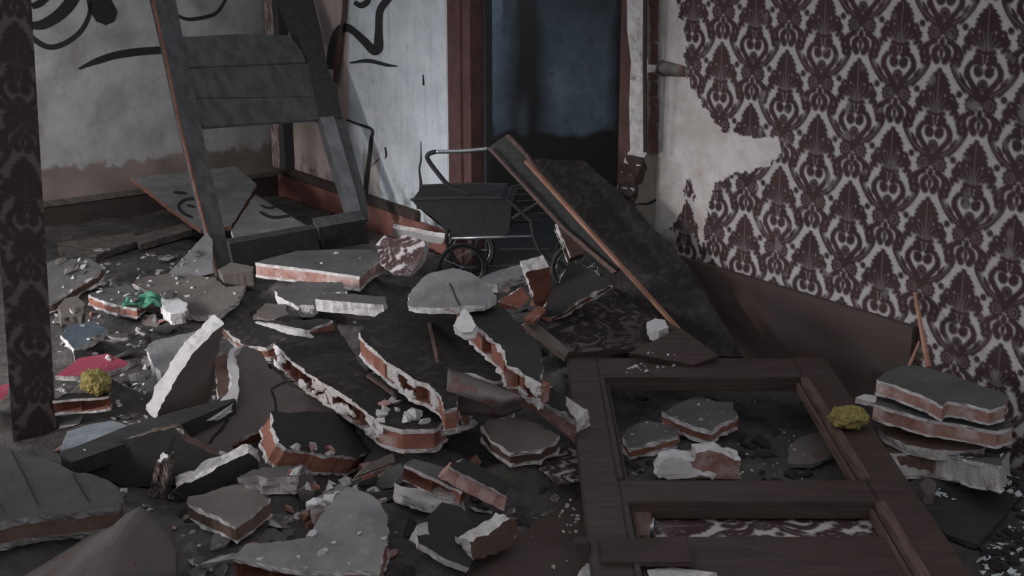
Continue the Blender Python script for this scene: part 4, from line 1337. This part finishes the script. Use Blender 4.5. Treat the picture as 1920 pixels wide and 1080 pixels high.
# dangling strip of lining at the paint boundary of the far wall
bm = bmesh.new()
pts = [(652, -20, 6), (649, 30, 6), (644, 70, 8), (638, 112, 14), (634, 150, 9), (632, 162, 3)]
prev = None
for x, y, w in pts:
    v = [bm.verts.new(pp(x + s * w / 2, y, P0, NW) + NW * (0.012 + 0.008 * (s > 0))) for s in (-1, 1)]
    if prev:
        bm.faces.new((prev[0], v[0], v[1], prev[1]))
    prev = v
st = link('torn_strip', bm, 'frame_red', WF)
st.modifiers.new('thickness', 'SOLIDIFY').thickness = 0.003

# ================================================================= LADDER
fa, fb, fc = pz(415, 515, .06), pz(672, 412, .16), py_(300, 0, 6.15)
ln = (fb - fa).cross(fc - fa).normalized()
if ln.dot(CAM - fa) < 0:
    ln = -ln
lad = empty('ladder', (fa.x, fa.y, 0), 'broad grey wooden ladder leaning in the far corner, reddish along its left rail', 'ladder')


def lad_part(name, pts, th, m, lift=0.0, label=None):
    bm = bmesh.new()
    rg = [pp(x, y, fa + ln * lift, ln) - lad.location for x, y in pts]
    A = [bm.verts.new(v) for v in rg]
    B = [bm.verts.new(v - ln * th) for v in rg]
    for t in tessellate_polygon([rg]):
        bm.faces.new([A[i] for i in t])
        bm.faces.new([B[i] for i in reversed(t)])
    for i in range(len(rg)):
        f = bm.faces.new((A[i], A[(i + 1) % len(rg)], B[(i + 1) % len(rg)], B[i]))
        f.material_index = 1
    o = link(name, bm, m, lad)
    if label:
        o['label'] = label
    return o


lad_part('rail', [(283, -25), (325, -25), (348, 100), (372, 205), (386, 280), (432, 480), (432, 512), (412, 516), (378, 390), (340, 235), (312, 100)], 0.045, ['wood_grey', 'wood_grey'])
lad_part('edge_strip', [(279, -25), (283, -25), (312, 100), (340, 235), (378, 390), (412, 516), (406, 508), (374, 387), (336, 235), (308, 100)], 0.010, ['wood_red_edge', 'wood_red_edge'], 0.001, 'reddish worn edge')
lad_part('rail', [(524, -25), (584, -25), (588, 0), (602, 60), (615, 130), (632, 165), (642, 222), (600, 220), (578, 115), (555, 60), (528, 0)], 0.05, ['timber_dark', 'timber_dark'], 0.0, 'dark upper rail')  # upper piece in a darker tone than the rail below
lad_part('rail', [(600, 220), (626, 218), (668, 360), (680, 412), (658, 412)], 0.04, ['wood_grey_light', 'wood_grey'], 0.0)
lad_part('rail_side', [(626, 218), (645, 218), (684, 360), (692, 412), (680, 412), (668, 360)], 0.04, ['wood_grey', 'wood_grey'], -0.004)
lad_part('board', [(332, 70), (440, 64), (542, 66), (566, 96), (574, 116), (460, 122), (348, 126), (338, 100)], 0.022, ['wood_grey', 'wood_grey_light'], -0.006)
lad_part('board', [(347, 129), (460, 124), (577, 119), (590, 150), (601, 180), (480, 182), (364, 183)], 0.022, ['wood_grey', 'wood_grey_light'], -0.008)
lad_part('board', [(364, 185), (480, 184), (600, 181), (608, 214), (600, 223), (480, 231), (380, 238), (370, 215)], 0.022, ['wood_grey', 'wood_grey_light'], -0.007)

# ================================================================= PRAM
PD = 5.25
pr0 = py_(900, 505, PD)
pram = empty('pram', (pr0.x, pr0.y, 0), 'black pram chassis with chrome handle standing in front of the doorway', 'pram')
DP = 0.26


def pr(x, y, dd=0.0):
    v = py_(x, y, PD)
    return v + Vector((0.10, 1, 0)).normalized() * dd - pram.location


def extr(bm, pts, d0, d1, mi=0):
    A = [bm.verts.new(pr(x, y, d0)) for x, y in pts]
    B = [bm.verts.new(pr(x, y, d1)) for x, y in pts]
    n_ = len(pts)
    bm.faces.new(A)
    bm.faces.new(B[::-1])
    for i in range(n_):
        bm.faces.new((A[i], B[i], B[(i + 1) % n_], A[(i + 1) % n_]))


bm = bmesh.new()
extr(bm, [(772, 375), (860, 371), (935, 372), (960, 380), (955, 435), (940, 447), (850, 443), (832, 428), (808, 405), (782, 388)], 0.0, DP)
bmesh.ops.triangulate(bm, faces=[f for f in bm.faces if len(f.verts) > 4])
link('carrier', bm, 'black_cloth', pram)
for dd in (-0.004, DP):
    bm = bmesh.new()
    tube(bm, [pr(770, 374, dd), pr(860, 370, dd), pr(940, 371, dd)], 0.006)
    link('rim', bm, 'black_metal', pram)
bm = bmesh.new()
hp = smooth_pts([pr(880, 366, .02), pr(862, 360, .02), pr(840, 350, .02), pr(818, 325, .02), pr(802, 303, .02), pr(800, 293, .02), pr(812, 287, .02), pr(840, 286, .02), pr(870, 285, .02), pr(915, 281, .02)], 6)
tube(bm, hp[:38], 0.0095)
tube(bm, hp[37:], 0.0085, mi=1)
link('handle', bm, ['black_metal', 'steel'], pram, smooth=True)
bm = bmesh.new()
tube(bm, [pr(848, 447, 0), pr(920, 445, 0), pr(1000, 443, 0)], 0.007)
link('frame_tube', bm, 'steel', pram, smooth=True)
for tp, tr in (([(940, 468), (1030, 467)], .005), ([(860, 500), (1010, 498)], .005), ([(838, 430), (836, 452), (860, 500)], .008), ([(895, 445), (895, 480), (900, 502)], .007),
               ([(1000, 443), (1012, 470), (1040, 500)], .008), ([(1000, 443), (996, 415), (950, 372)], .008), ([(960, 410), (1010, 380)], .007)):
    bm = bmesh.new()
    tube(bm, [pr(x, y, 0) for x, y in tp], tr)
    link('strut', bm, 'black_metal', pram)
bm = bmesh.new()
tube(bm, [pr(848, 447, DP), pr(1000, 443, DP)], 0.006)
link('frame_tube', bm, 'black_metal', pram)
bm = bmesh.new()
for y in (354, 366, 378, 390, 402):
    tube(bm, [pr(958, y, .01), pr(1028, y - 2, .01)], 0.0022, 6)
tube(bm, [pr(956, 400, .01), pr(955, 358, .01), pr(960, 350, .01), pr(985, 347, .01), pr(1020, 349, .01), pr(1029, 356, .01), pr(1029, 405, .01)], 0.0035, 6)
link('wire_basket', bm, 'black_metal', pram)
for cx, cy, rx, dd in ((868, 500, 0.095, -0.01), (868, 500, 0.095, DP), (1082, 500, 0.10, -0.01), (1082, 500, 0.10, DP)):
    q = pr(cx, cy, dd)
    bm = bmesh.new()
    ringp = [q + Vector((rx * math.cos(k * math.pi / 14), 0.1 * rx * math.cos(k * math.pi / 14), rx * math.sin(k * math.pi / 14))) for k in range(28)]
    tube(bm, ringp, 0.009, 8, closed=True)
    wh = link('wheel', bm, 'black_metal', pram, smooth=True)
    bm = bmesh.new()
    r2 = [q + (p - q) * 0.86 for p in ringp]
    tube(bm, r2, 0.0035, 6, closed=True)
    for k in range(0, 28, 4):
        tube(bm, [q, r2[k]], 0.0015, 5)
    link('rim', bm, 'steel', wh)

# ================================================================= FALLEN DOOR LEAF
DX0, DX1, DY0, DY1, DZ = 0.172, 0.985, 1.93, 3.955, 0.165
door = empty('door_leaf', ((DX0 + DX1) / 2, (DY0 + DY1) / 2, DZ), 'fallen dark brown panelled door lying flat on the rubble with its upper panel missing', 'door')
dloc = Vector(door.location)


def dpart(name, boxes, m, bev=0.003, label=None):
    bm = bmesh.new()
    for x0, x1, y0, y1, z0, z1 in boxes:
        xbox(bm, x0 - dloc.x, x1 - dloc.x, y0 - dloc.y, y1 - dloc.y, z0 - dloc.z, z1 - dloc.z)
    if bev:
        bmesh.ops.bevel(bm, geom=bm.edges[:], offset=bev, segments=2, affect='EDGES')
    o = link(name, bm, m, door)
    if label:
        o['label'] = label
    CAST.append((o, dloc))
    return o


ZB, ZT = DZ, DZ + 0.036
OX0, OX1 = 0.276, 0.868
dpart('stile', [(DX0, OX0 - .012, DY0, DY1, ZB, ZT)], 'door_brown')
dpart('stile', [(OX1 + .012, DX1, DY0, DY1, ZB, ZT)], 'door_brown')
dpart('rail', [(OX0 - .012, OX1 + .012, 3.775, DY1, ZB, ZT - .001)], 'door_brown')
dpart('rail', [(OX0 - .012, OX1 + .012, 2.925, 3.045, ZB, ZT - .001)], 'door_brown')
dpart('rail', [(OX0 - .012, OX1 + .012, DY0, 2.08, ZB, ZT - .001)], 'door_brown')
# mouldings round the openings
def mould(y0, y1, inset_m):
    w = 0.016
    dpart('moulding', [(OX0 - .014, OX0 - .014 + w, y0, y1, ZB, ZT + .006), (OX0 + .006, OX0 + .014, y0, y1, ZB, ZT - .008)], 'door_brown', 0.003)
    dpart('moulding', [(OX1 - .002, OX1 + .026, y0, y1, ZB, ZT + .006), (OX1 - .016, OX1 - .004, y0, y1, ZB, ZT - .010)], inset_m, 0.003, 'worn reddish moulding')
    dpart('moulding', [(OX0 - .012, OX1 + .012, y1 - .004, y1 + .012, ZB, ZT + .005), (OX0 - .012, OX1 + .012, y1 - .014, y1 - .006, ZB, ZT - .008)], 'door_brown', 0.003)


mould(3.045, 3.765, 'door_worn')
mould(2.09, 2.912, 'door_worn')
dpart('panel', [(OX0 + .03, OX1 - .01, 2.09, 2.775, ZB + .006, ZB + .018)], 'door_brown', 0.002)
dpart('panel_edge', [(OX0 + .01, OX0 + .055, 2.775, 2.91, ZB + .006, ZB + .02)], 'door_worn', 0.002)
dpart('lock_plate', [(DX0 + .02, OX0 + .12, 2.60, 2.72, ZT - .004, ZT + .008)], 'frame_dark', 0.004)
bm = bmesh.new()
q = pz(1090, 1018, ZT + 0.012) - dloc
bmesh.ops.create_cone(bm, cap_ends=True, segments=24, radius1=0.022, radius2=0.018, depth=0.014, matrix=Matrix.Translation(q))
link('lock_rose', bm, 'frame_dark', door)
bm = bmesh.new()
q = pz(1222, 1008, ZT) - dloc
tube(bm, [q, q + Vector((0, 0, 0.03)), q + Vector((0.004, 0.008, 0.045))], [0.005, 0.005, 0.003])
link('latch', bm, 'steel', door, smooth=True)
# wallpapered scrap under the slit of the lower panel
slab('wallpaper_scrap', 'strip of damask wallpaper showing through the slit above the lower door panel', 'paper',
     [(1222, 950), (1650, 962), (1665, 1040), (1222, 1030)], 0.158, 0.004, top='damask', pl='brown_paint', solid=True, step=0.005, pat=(80, 0.9), rough=0.002, bed=False)
slab('plaster_strip', 'pale flat plaster sliver on the lower panel of the fallen door', 'rubble', [(1214, 1068), (1260, 1062), (1300, 1066), (1342, 1074), (1345, 1085), (1220, 1085)], 0.193, 0.006, top='plaster_white', solid=True, rough=0.002, seg=0.02, bed=False)

# ================================================================= STICKS, FOAM, RAG, SPLINTERS
def stick(name, a, b, r0, r1, m, label, cat):
    bm = bmesh.new()
    o_ = Vector((a.x, a.y, a.z))
    k = 7
    pts = [a.lerp(b, i / k) - o_ + Vector((noise.noise(Vector((i, 1, 2))), noise.noise(Vector((i, 5, 2))), 0)) * 0.003 for i in range(k + 1)]
    tube(bm, pts, [r0 + (r1 - r0) * i / k for i in range(k + 1)], 6)
    return tag(link(name, bm, m, loc=o_), label, cat)


tq = w1t(1720, 548)
stick('stick', pz(1741, 690, .29), w1(tq[0], tq[1], 0.012), 0.009, 0.006, 'lath_orange', 'tall thin wooden stick leaning on the patterned right wall behind the stack', 'stick')
stick('stick', pz(1704, 688, .29), pz(1724, 640, .36), 0.006, 0.003, 'lath_orange', 'short wooden splinter beside the tall stick behind the stack', 'stick')


def foam(c, s, label):
    bm = bmesh.new()
    bmesh.ops.create_icosphere(bm, subdivisions=5, radius=1.0)
    for v in bm.verts:
        d = v.co.normalized()
        f = 1 + 0.30 * noise.noise(d * 2.2 + c) + 0.16 * noise.noise(d * 6 + c) + 0.08 * noise.noise(d * 16 + c)
        v.co = Vector((d.x * s[0], d.y * s[1], d.z * s[2])) * f
    o = link('insulation_foam', bm, 'foam_yellow', loc=c, smooth=True)
    return tag(o, label, 'foam')


foam(pz(180, 716, .185), (0.042, 0.035, 0.04), 'ball of yellow foam on the hollow brick near the pillar')
foam(pz(1592, 782, .235), (0.050, 0.035, 0.030), 'ragged yellow foam lump on the right stile of the fallen door')

bm = bmesh.new()
bmesh.ops.create_grid(bm, x_segments=16, y_segments=16, size=0.055)
for v in bm.verts:
    v.co.z = 0.035 * noise.noise(v.co * 26) + 0.012 * noise.noise(v.co * 70)
    v.co.x *= 1.3
rag = link('rag', bm, 'cloth_green', loc=pz(272, 566, .115), smooth=True)
rag.modifiers.new('thickness', 'SOLIDIFY').thickness = 0.004
tag(rag, 'crumpled green rag under the edge of the beige sheet', 'cloth')

# splintered post
bm = bmesh.new()
rg = random.Random(3)
low = [(278, 934), (312, 938), (322, 900), (298, 896)]
A = [pz(276, 932, .04), pz(310, 936, .04), pz(318, 918, .04), pz(288, 914, .04)]
T = [pz(297, 862, .17), pz(318, 858, .185), pz(326, 853, .18), pz(306, 852, .175)]
o_ = Vector((A[0].x, A[0].y, 0.0))
N_ = 5
ring0, ring1 = [], []
for i in range(4):
    for j in range(N_):
        f = j / N_
        p0 = A[i].lerp(A[(i + 1) % 4], f)
        p1 = T[i].lerp(T[(i + 1) % 4], f)
        w = Vector((rg.uniform(-1, 1), rg.uniform(-1, 1), 0)) * 0.003
        ring0.append(p0 + w - o_)
        ring1.append(p1 + w * 1.5 + Vector((0, 0, rg.uniform(-.012, .012))) - o_)
rows = []
for s in range(7):
    f = s / 6
    rows.append([bm.verts.new(a.lerp(b, f) + Vector((rg.uniform(-1, 1), rg.uniform(-1, 1), 0)) * 0.0025) for a, b in zip(ring0, ring1)])
for s in range(6):
    for i in range(len(ring0)):
        j = (i + 1) % len(ring0)
        bm.faces.new((rows[s][i], rows[s][j], rows[s + 1][j], rows[s + 1][i]))
f = bm.faces.new(rows[-1])
f.material_index = 1
bm.faces.new(rows[0][::-1])
tag(link('splintered_post', bm, ['splinter', 'plaster_clean'], loc=o_), 'short splintered wooden post standing in the rubble right of the grooved corner slab', 'post')

# ================================================================= BED OF DUST AND CRUMBS
STEP = 0.03
xs = np.arange(-2.6, 2.0, STEP)
ys = np.arange(1.9, 7.3, STEP)
BX, BY = np.meshgrid(xs, ys)
base = np.zeros(BX.shape)
for i in range(BX.shape[0]):
    for j in range(BX.shape[1]):
        v = Vector((BX[i, j], BY[i, j], 0))
        base[i, j] = 0.035 + 0.022 * noise.noise(v * 2.2) + 0.020 * noise.noise(v * 7) + 0.012 * noise.noise(v * 19)
heap = np.exp(-(((BX + 0.35) / 0.55) ** 2 + ((BY - 3.9) / 0.55) ** 2))
base += 0.10 * heap
base += 0.10 * np.exp(-(((BX - 0.15) / 0.35) ** 2 + ((BY - 4.6) / 0.4) ** 2))
under = np.full(BX.shape, 9.0)
for poly, P, n, th in SLABREC:
    if abs(n.z) < 0.15:
        continue
    ins = inpoly(BX, BY, poly)
    z = P.z - ((BX - P.x) * n.x + (BY - P.y) * n.y) / n.z - th / max(n.z, 0.2)
    under = np.where(ins, np.minimum(under, z), under)
fill = np.where(under < 0.20, np.maximum(base, under - 0.004), base)
for _ in range(5):
    p_ = np.pad(fill, 1, mode='edge')
    fill = 0.4 * fill + 0.15 * (p_[:-2, 1:-1] + p_[2:, 1:-1] + p_[1:-1, :-2] + p_[1:-1, 2:])
fill = np.where(under < 0.5, np.maximum(np.minimum(fill, under - 0.003), 0.002), fill)
# keep it low under the door and off the walls
inside = (BX > DX0 - .02) & (BX < DX1 + .02) & (BY < DY1)
fill = np.where(inside, np.minimum(fill, DZ - 0.07), fill)
tw = (BX - P0.x) * NW.x + (BY - P0.y) * NW.y
sw = (BX - CORNER.x) * NP.x + (BY - CORNER.y) * NP.y
keep = (tw > 0.03) & (sw > 0.04)
me = bpy.data.meshes.new('rubble_bed')
idx = np.arange(BX.size).reshape(BX.shape)
q = np.stack([idx[:-1, :-1], idx[:-1, 1:], idx[1:, 1:], idx[1:, :-1]], -1).reshape(-1, 4)
kf = keep.ravel()[q].all(1)
me.from_pydata(np.stack([BX.ravel(), BY.ravel(), fill.ravel()], 1).tolist(), [], q[kf].tolist())
me.materials.append(MATS['dirt'])
for p_ in me.polygons:
    p_.use_smooth = True
bed = bpy.data.objects.new('rubble_bed', me)
COL.objects.link(bed)
tag(bed, 'bed of dark dust and crushed mortar covering the whole floor', 'rubble', kind='stuff')
CAST.append((bed, Vector((0, 0, 0))))

# ================================================================= LOOSE FRAGMENTS
vv, ff, owner = [], [], []
for o, loc in CAST:
    k = len(vv)
    owner += [o.name] * len(o.data.polygons)
    vv += [v.co + Vector(loc) for v in o.data.vertices]
    ff += [[k + i for i in p.vertices] for p in o.data.polygons]
TREE = BVHTree.FromPolygons(vv, ff)


def chunk_mesh(name, seed, flat, m, m2, npts=13):
    rg = random.Random(seed)
    bm = bmesh.new()
    for _ in range(npts):
        d = Vector((rg.gauss(0, 1), rg.gauss(0, 1), rg.gauss(0, 1))).normalized()
        bm.verts.new(Vector((d.x * rg.uniform(.7, 1.2), d.y * rg.uniform(.6, .9), d.z * flat)))
    bmesh.ops.convex_hull(bm, input=bm.verts[:])
    loose = [v for v in bm.verts if not v.link_faces]
    bmesh.ops.delete(bm, geom=loose, context='VERTS')
    bmesh.ops.subdivide_edges(bm, edges=bm.edges[:], cuts=1, use_grid_fill=True)
    for v in bm.verts:
        v.co *= 1 + 0.10 * noise.noise(v.co * 3 + Vector((seed, 0, 0)))
    bm.normal_update()
    for f in bm.faces:
        f.material_index = 1 if f.normal.z > 0.75 else 0
    me = bpy.data.meshes.new(name)
    bm.to_mesh(me)
    bm.free()
    me.materials.append(MATS[m])
    me.materials.append(MATS[m2])
    return me


RUB = [(90, 470), (250, 440), (420, 500), (560, 500), (700, 480), (860, 490), (1050, 490), (1080, 640), (1090, 850), (1110, 1075), (340, 1075), (330, 960), (240, 900), (115, 870), (112, 700)]
rs = random.Random(11)


def scatter(name, n, meshes, s0, s1, label, cat, group, region=RUB, sink=0.25, zr=0.12, maxz=0.42, bed_only=False):
    poly = np.array(region)
    x0, y0, x1, y1 = poly[:, 0].min(), poly[:, 1].min(), poly[:, 0].max(), poly[:, 1].max()
    i = tries = 0
    while i < n and tries < n * 40:
        tries += 1
        x, y = rs.uniform(x0, x1), rs.uniform(y0, y1)
        if not inpoly(np.array([x]), np.array([y]), region)[0]:
            continue
        g = pz(x, y, zr)
        hit, nn, fi_, _ = TREE.ray_cast(Vector((g.x, g.y, 1.2)), Vector((0, 0, -1)))
        if hit is None or hit.z > maxz or abs(nn.z) < 0.55:
            continue
        if bed_only and owner[fi_] != 'rubble_bed':
            continue
        if nn.z < 0:
            nn = -nn
        s = rs.uniform(s0, s1) * (0.7 + 0.3 * rs.random())
        o = bpy.data.objects.new(name, rs.choice(meshes))
        qn = nn.to_track_quat('Z', 'Y')
        o.rotation_mode = 'QUATERNION'
        from mathutils import Quaternion
        o.rotation_quaternion = qn @ Quaternion((0, 0, 1), rs.uniform(0, 6.28)) @ Quaternion((1, 0, 0), rs.gauss(0, 0.35))
        o.scale = (s * rs.uniform(.8, 1.25), s * rs.uniform(.8, 1.2), s * rs.uniform(.8, 1.2))
        o.location = hit + nn * s * 0.5 * (1 - sink * 2) * 0.6
        COL.objects.link(o)
        tag(o, label, cat, group)
        i += 1


pm = [chunk_mesh('plaster_crumb', k, .55, 'plaster_white', 'plaster_clean') for k in range(5)]
gm = [chunk_mesh('plaster_shard', 20 + k, .28, 'plaster_white', 'grey_paint') for k in range(4)]
gm += [chunk_mesh('plaster_shard', 30 + k, .25, 'plaster_white', 'brown_paint') for k in range(2)]
bmq = [chunk_mesh('brick_crumb', 40 + k, .6, 'brick', 'brick_dusty') for k in range(4)]
dk = [chunk_mesh('dark_clod', 60 + k, .5, 'dirt', 'dirt') for k in range(4)]
scatter('plaster_shard', 130, gm, 0.02, 0.06, 'flat shard of painted plaster lying loose in the rubble heap', 'rubble', 'flat plaster shards in the heap', maxz=0.25, bed_only=True)
scatter('brick_crumb', 60, bmq, 0.012, 0.034, 'small red brick crumb lying loose in the rubble heap', 'rubble', 'brick crumbs in the heap', maxz=0.3, bed_only=True)
scatter('plaster_crumb', 180, pm, 0.004, 0.016, 'small white plaster crumb lying loose in the rubble heap', 'rubble', 'white plaster crumbs in the heap', maxz=0.2)
scatter('dark_clod', 90, dk, 0.02, 0.05, 'dark dusty clod lying in the rubble heap', 'rubble', 'dark clods in the heap', maxz=0.2, bed_only=True)
MID = [(720, 815), (770, 815), (850, 800), (900, 810), (930, 850), (850, 880), (760, 870), (745, 920), (640, 915), (600, 950), (540, 930), (560, 880), (680, 870)]
scatter('plaster_chunk', 40, pm, 0.016, 0.034, 'white plaster lump jammed between the slabs at the centre of the heap', 'rubble', 'white lumps at the centre of the heap', region=MID, maxz=0.3)
scatter('brick_chunk', 22, bmq, 0.02, 0.036, 'red brick lump jammed between the slabs at the centre of the heap', 'rubble', 'brick lumps at the centre of the heap', region=MID, maxz=0.3)
LFT = [(92, 460), (330, 440), (400, 520), (330, 560), (300, 640), (250, 700), (115, 690), (100, 560)]
scatter('plaster_bit', 130, pm, 0.008, 0.022, 'white plaster crumb on the far room floor between pillar and ladder', 'rubble', 'white crumbs between pillar and ladder', region=LFT, maxz=0.3)  # plaster crumbs, the same meshes as in the heap
scatter('plaster_shard', 50, gm, 0.025, 0.06, 'plaster shard on the far room floor between pillar and ladder', 'rubble', 'plaster shards between pillar and ladder', region=LFT, maxz=0.3)
LOW = [(200, 700), (270, 690), (280, 780), (240, 790), (205, 780)]
scatter('plaster_crumb', 30, pm, 0.006, 0.014, 'tiny white crumb on the dust left of the curved white rim', 'rubble', 'tiny crumbs left of the curved rim', region=LOW, maxz=0.3)
DOORIN = [(1180, 740), (1510, 745), (1600, 900), (1170, 890)]
scatter('plaster_bit', 80, pm, 0.003, 0.009, 'small white crumb seen through the opening of the fallen door', 'rubble', 'white crumbs inside the door opening', region=DOORIN, maxz=0.15, zr=0.06)  # smaller plaster crumbs from those meshes
scatter('dark_clod', 40, dk, 0.015, 0.035, 'dark clod seen through the opening of the fallen door', 'rubble', 'dark clods inside the door opening', region=DOORIN, bed_only=True, maxz=0.1, zr=0.06)
scatter('plaster_crumb', 22, pm, 0.005, 0.011, 'white crumb lying on the top rail of the fallen door', 'rubble', 'white crumbs on the top door rail', region=[(1170, 680), (1280, 674), (1285, 692), (1172, 704)], zr=0.2, maxz=0.3)
scatter('plaster_crumb', 22, pm, 0.005, 0.012, 'white crumb lying on the brown board beside the door', 'rubble', 'white crumbs on the brown board', region=[(1055, 920), (1100, 900), (1108, 990), (1040, 1000)], zr=0.07, maxz=0.12)
GR = [(1740, 900), (1800, 905), (1905, 890), (1925, 930), (1925, 1085), (1835, 1085), (1835, 1035), (1905, 950), (1900, 930), (1760, 940)]
glm = [chunk_mesh('glass_shard', 80 + k, .12, 'glass_pale', 'glass_pale', 9) for k in range(4)]
scatter('glass_shard', 120, glm, 0.006, 0.020, 'pale glass shard in the debris at the lower right edge', 'glass', 'glass shards at the lower right', region=GR, zr=0.05, maxz=0.2)
scatter('dark_clod', 60, dk, 0.012, 0.03, 'dark clod in the debris at the lower right edge', 'rubble', 'dark clods at the lower right', region=GR, zr=0.05, maxz=0.2)
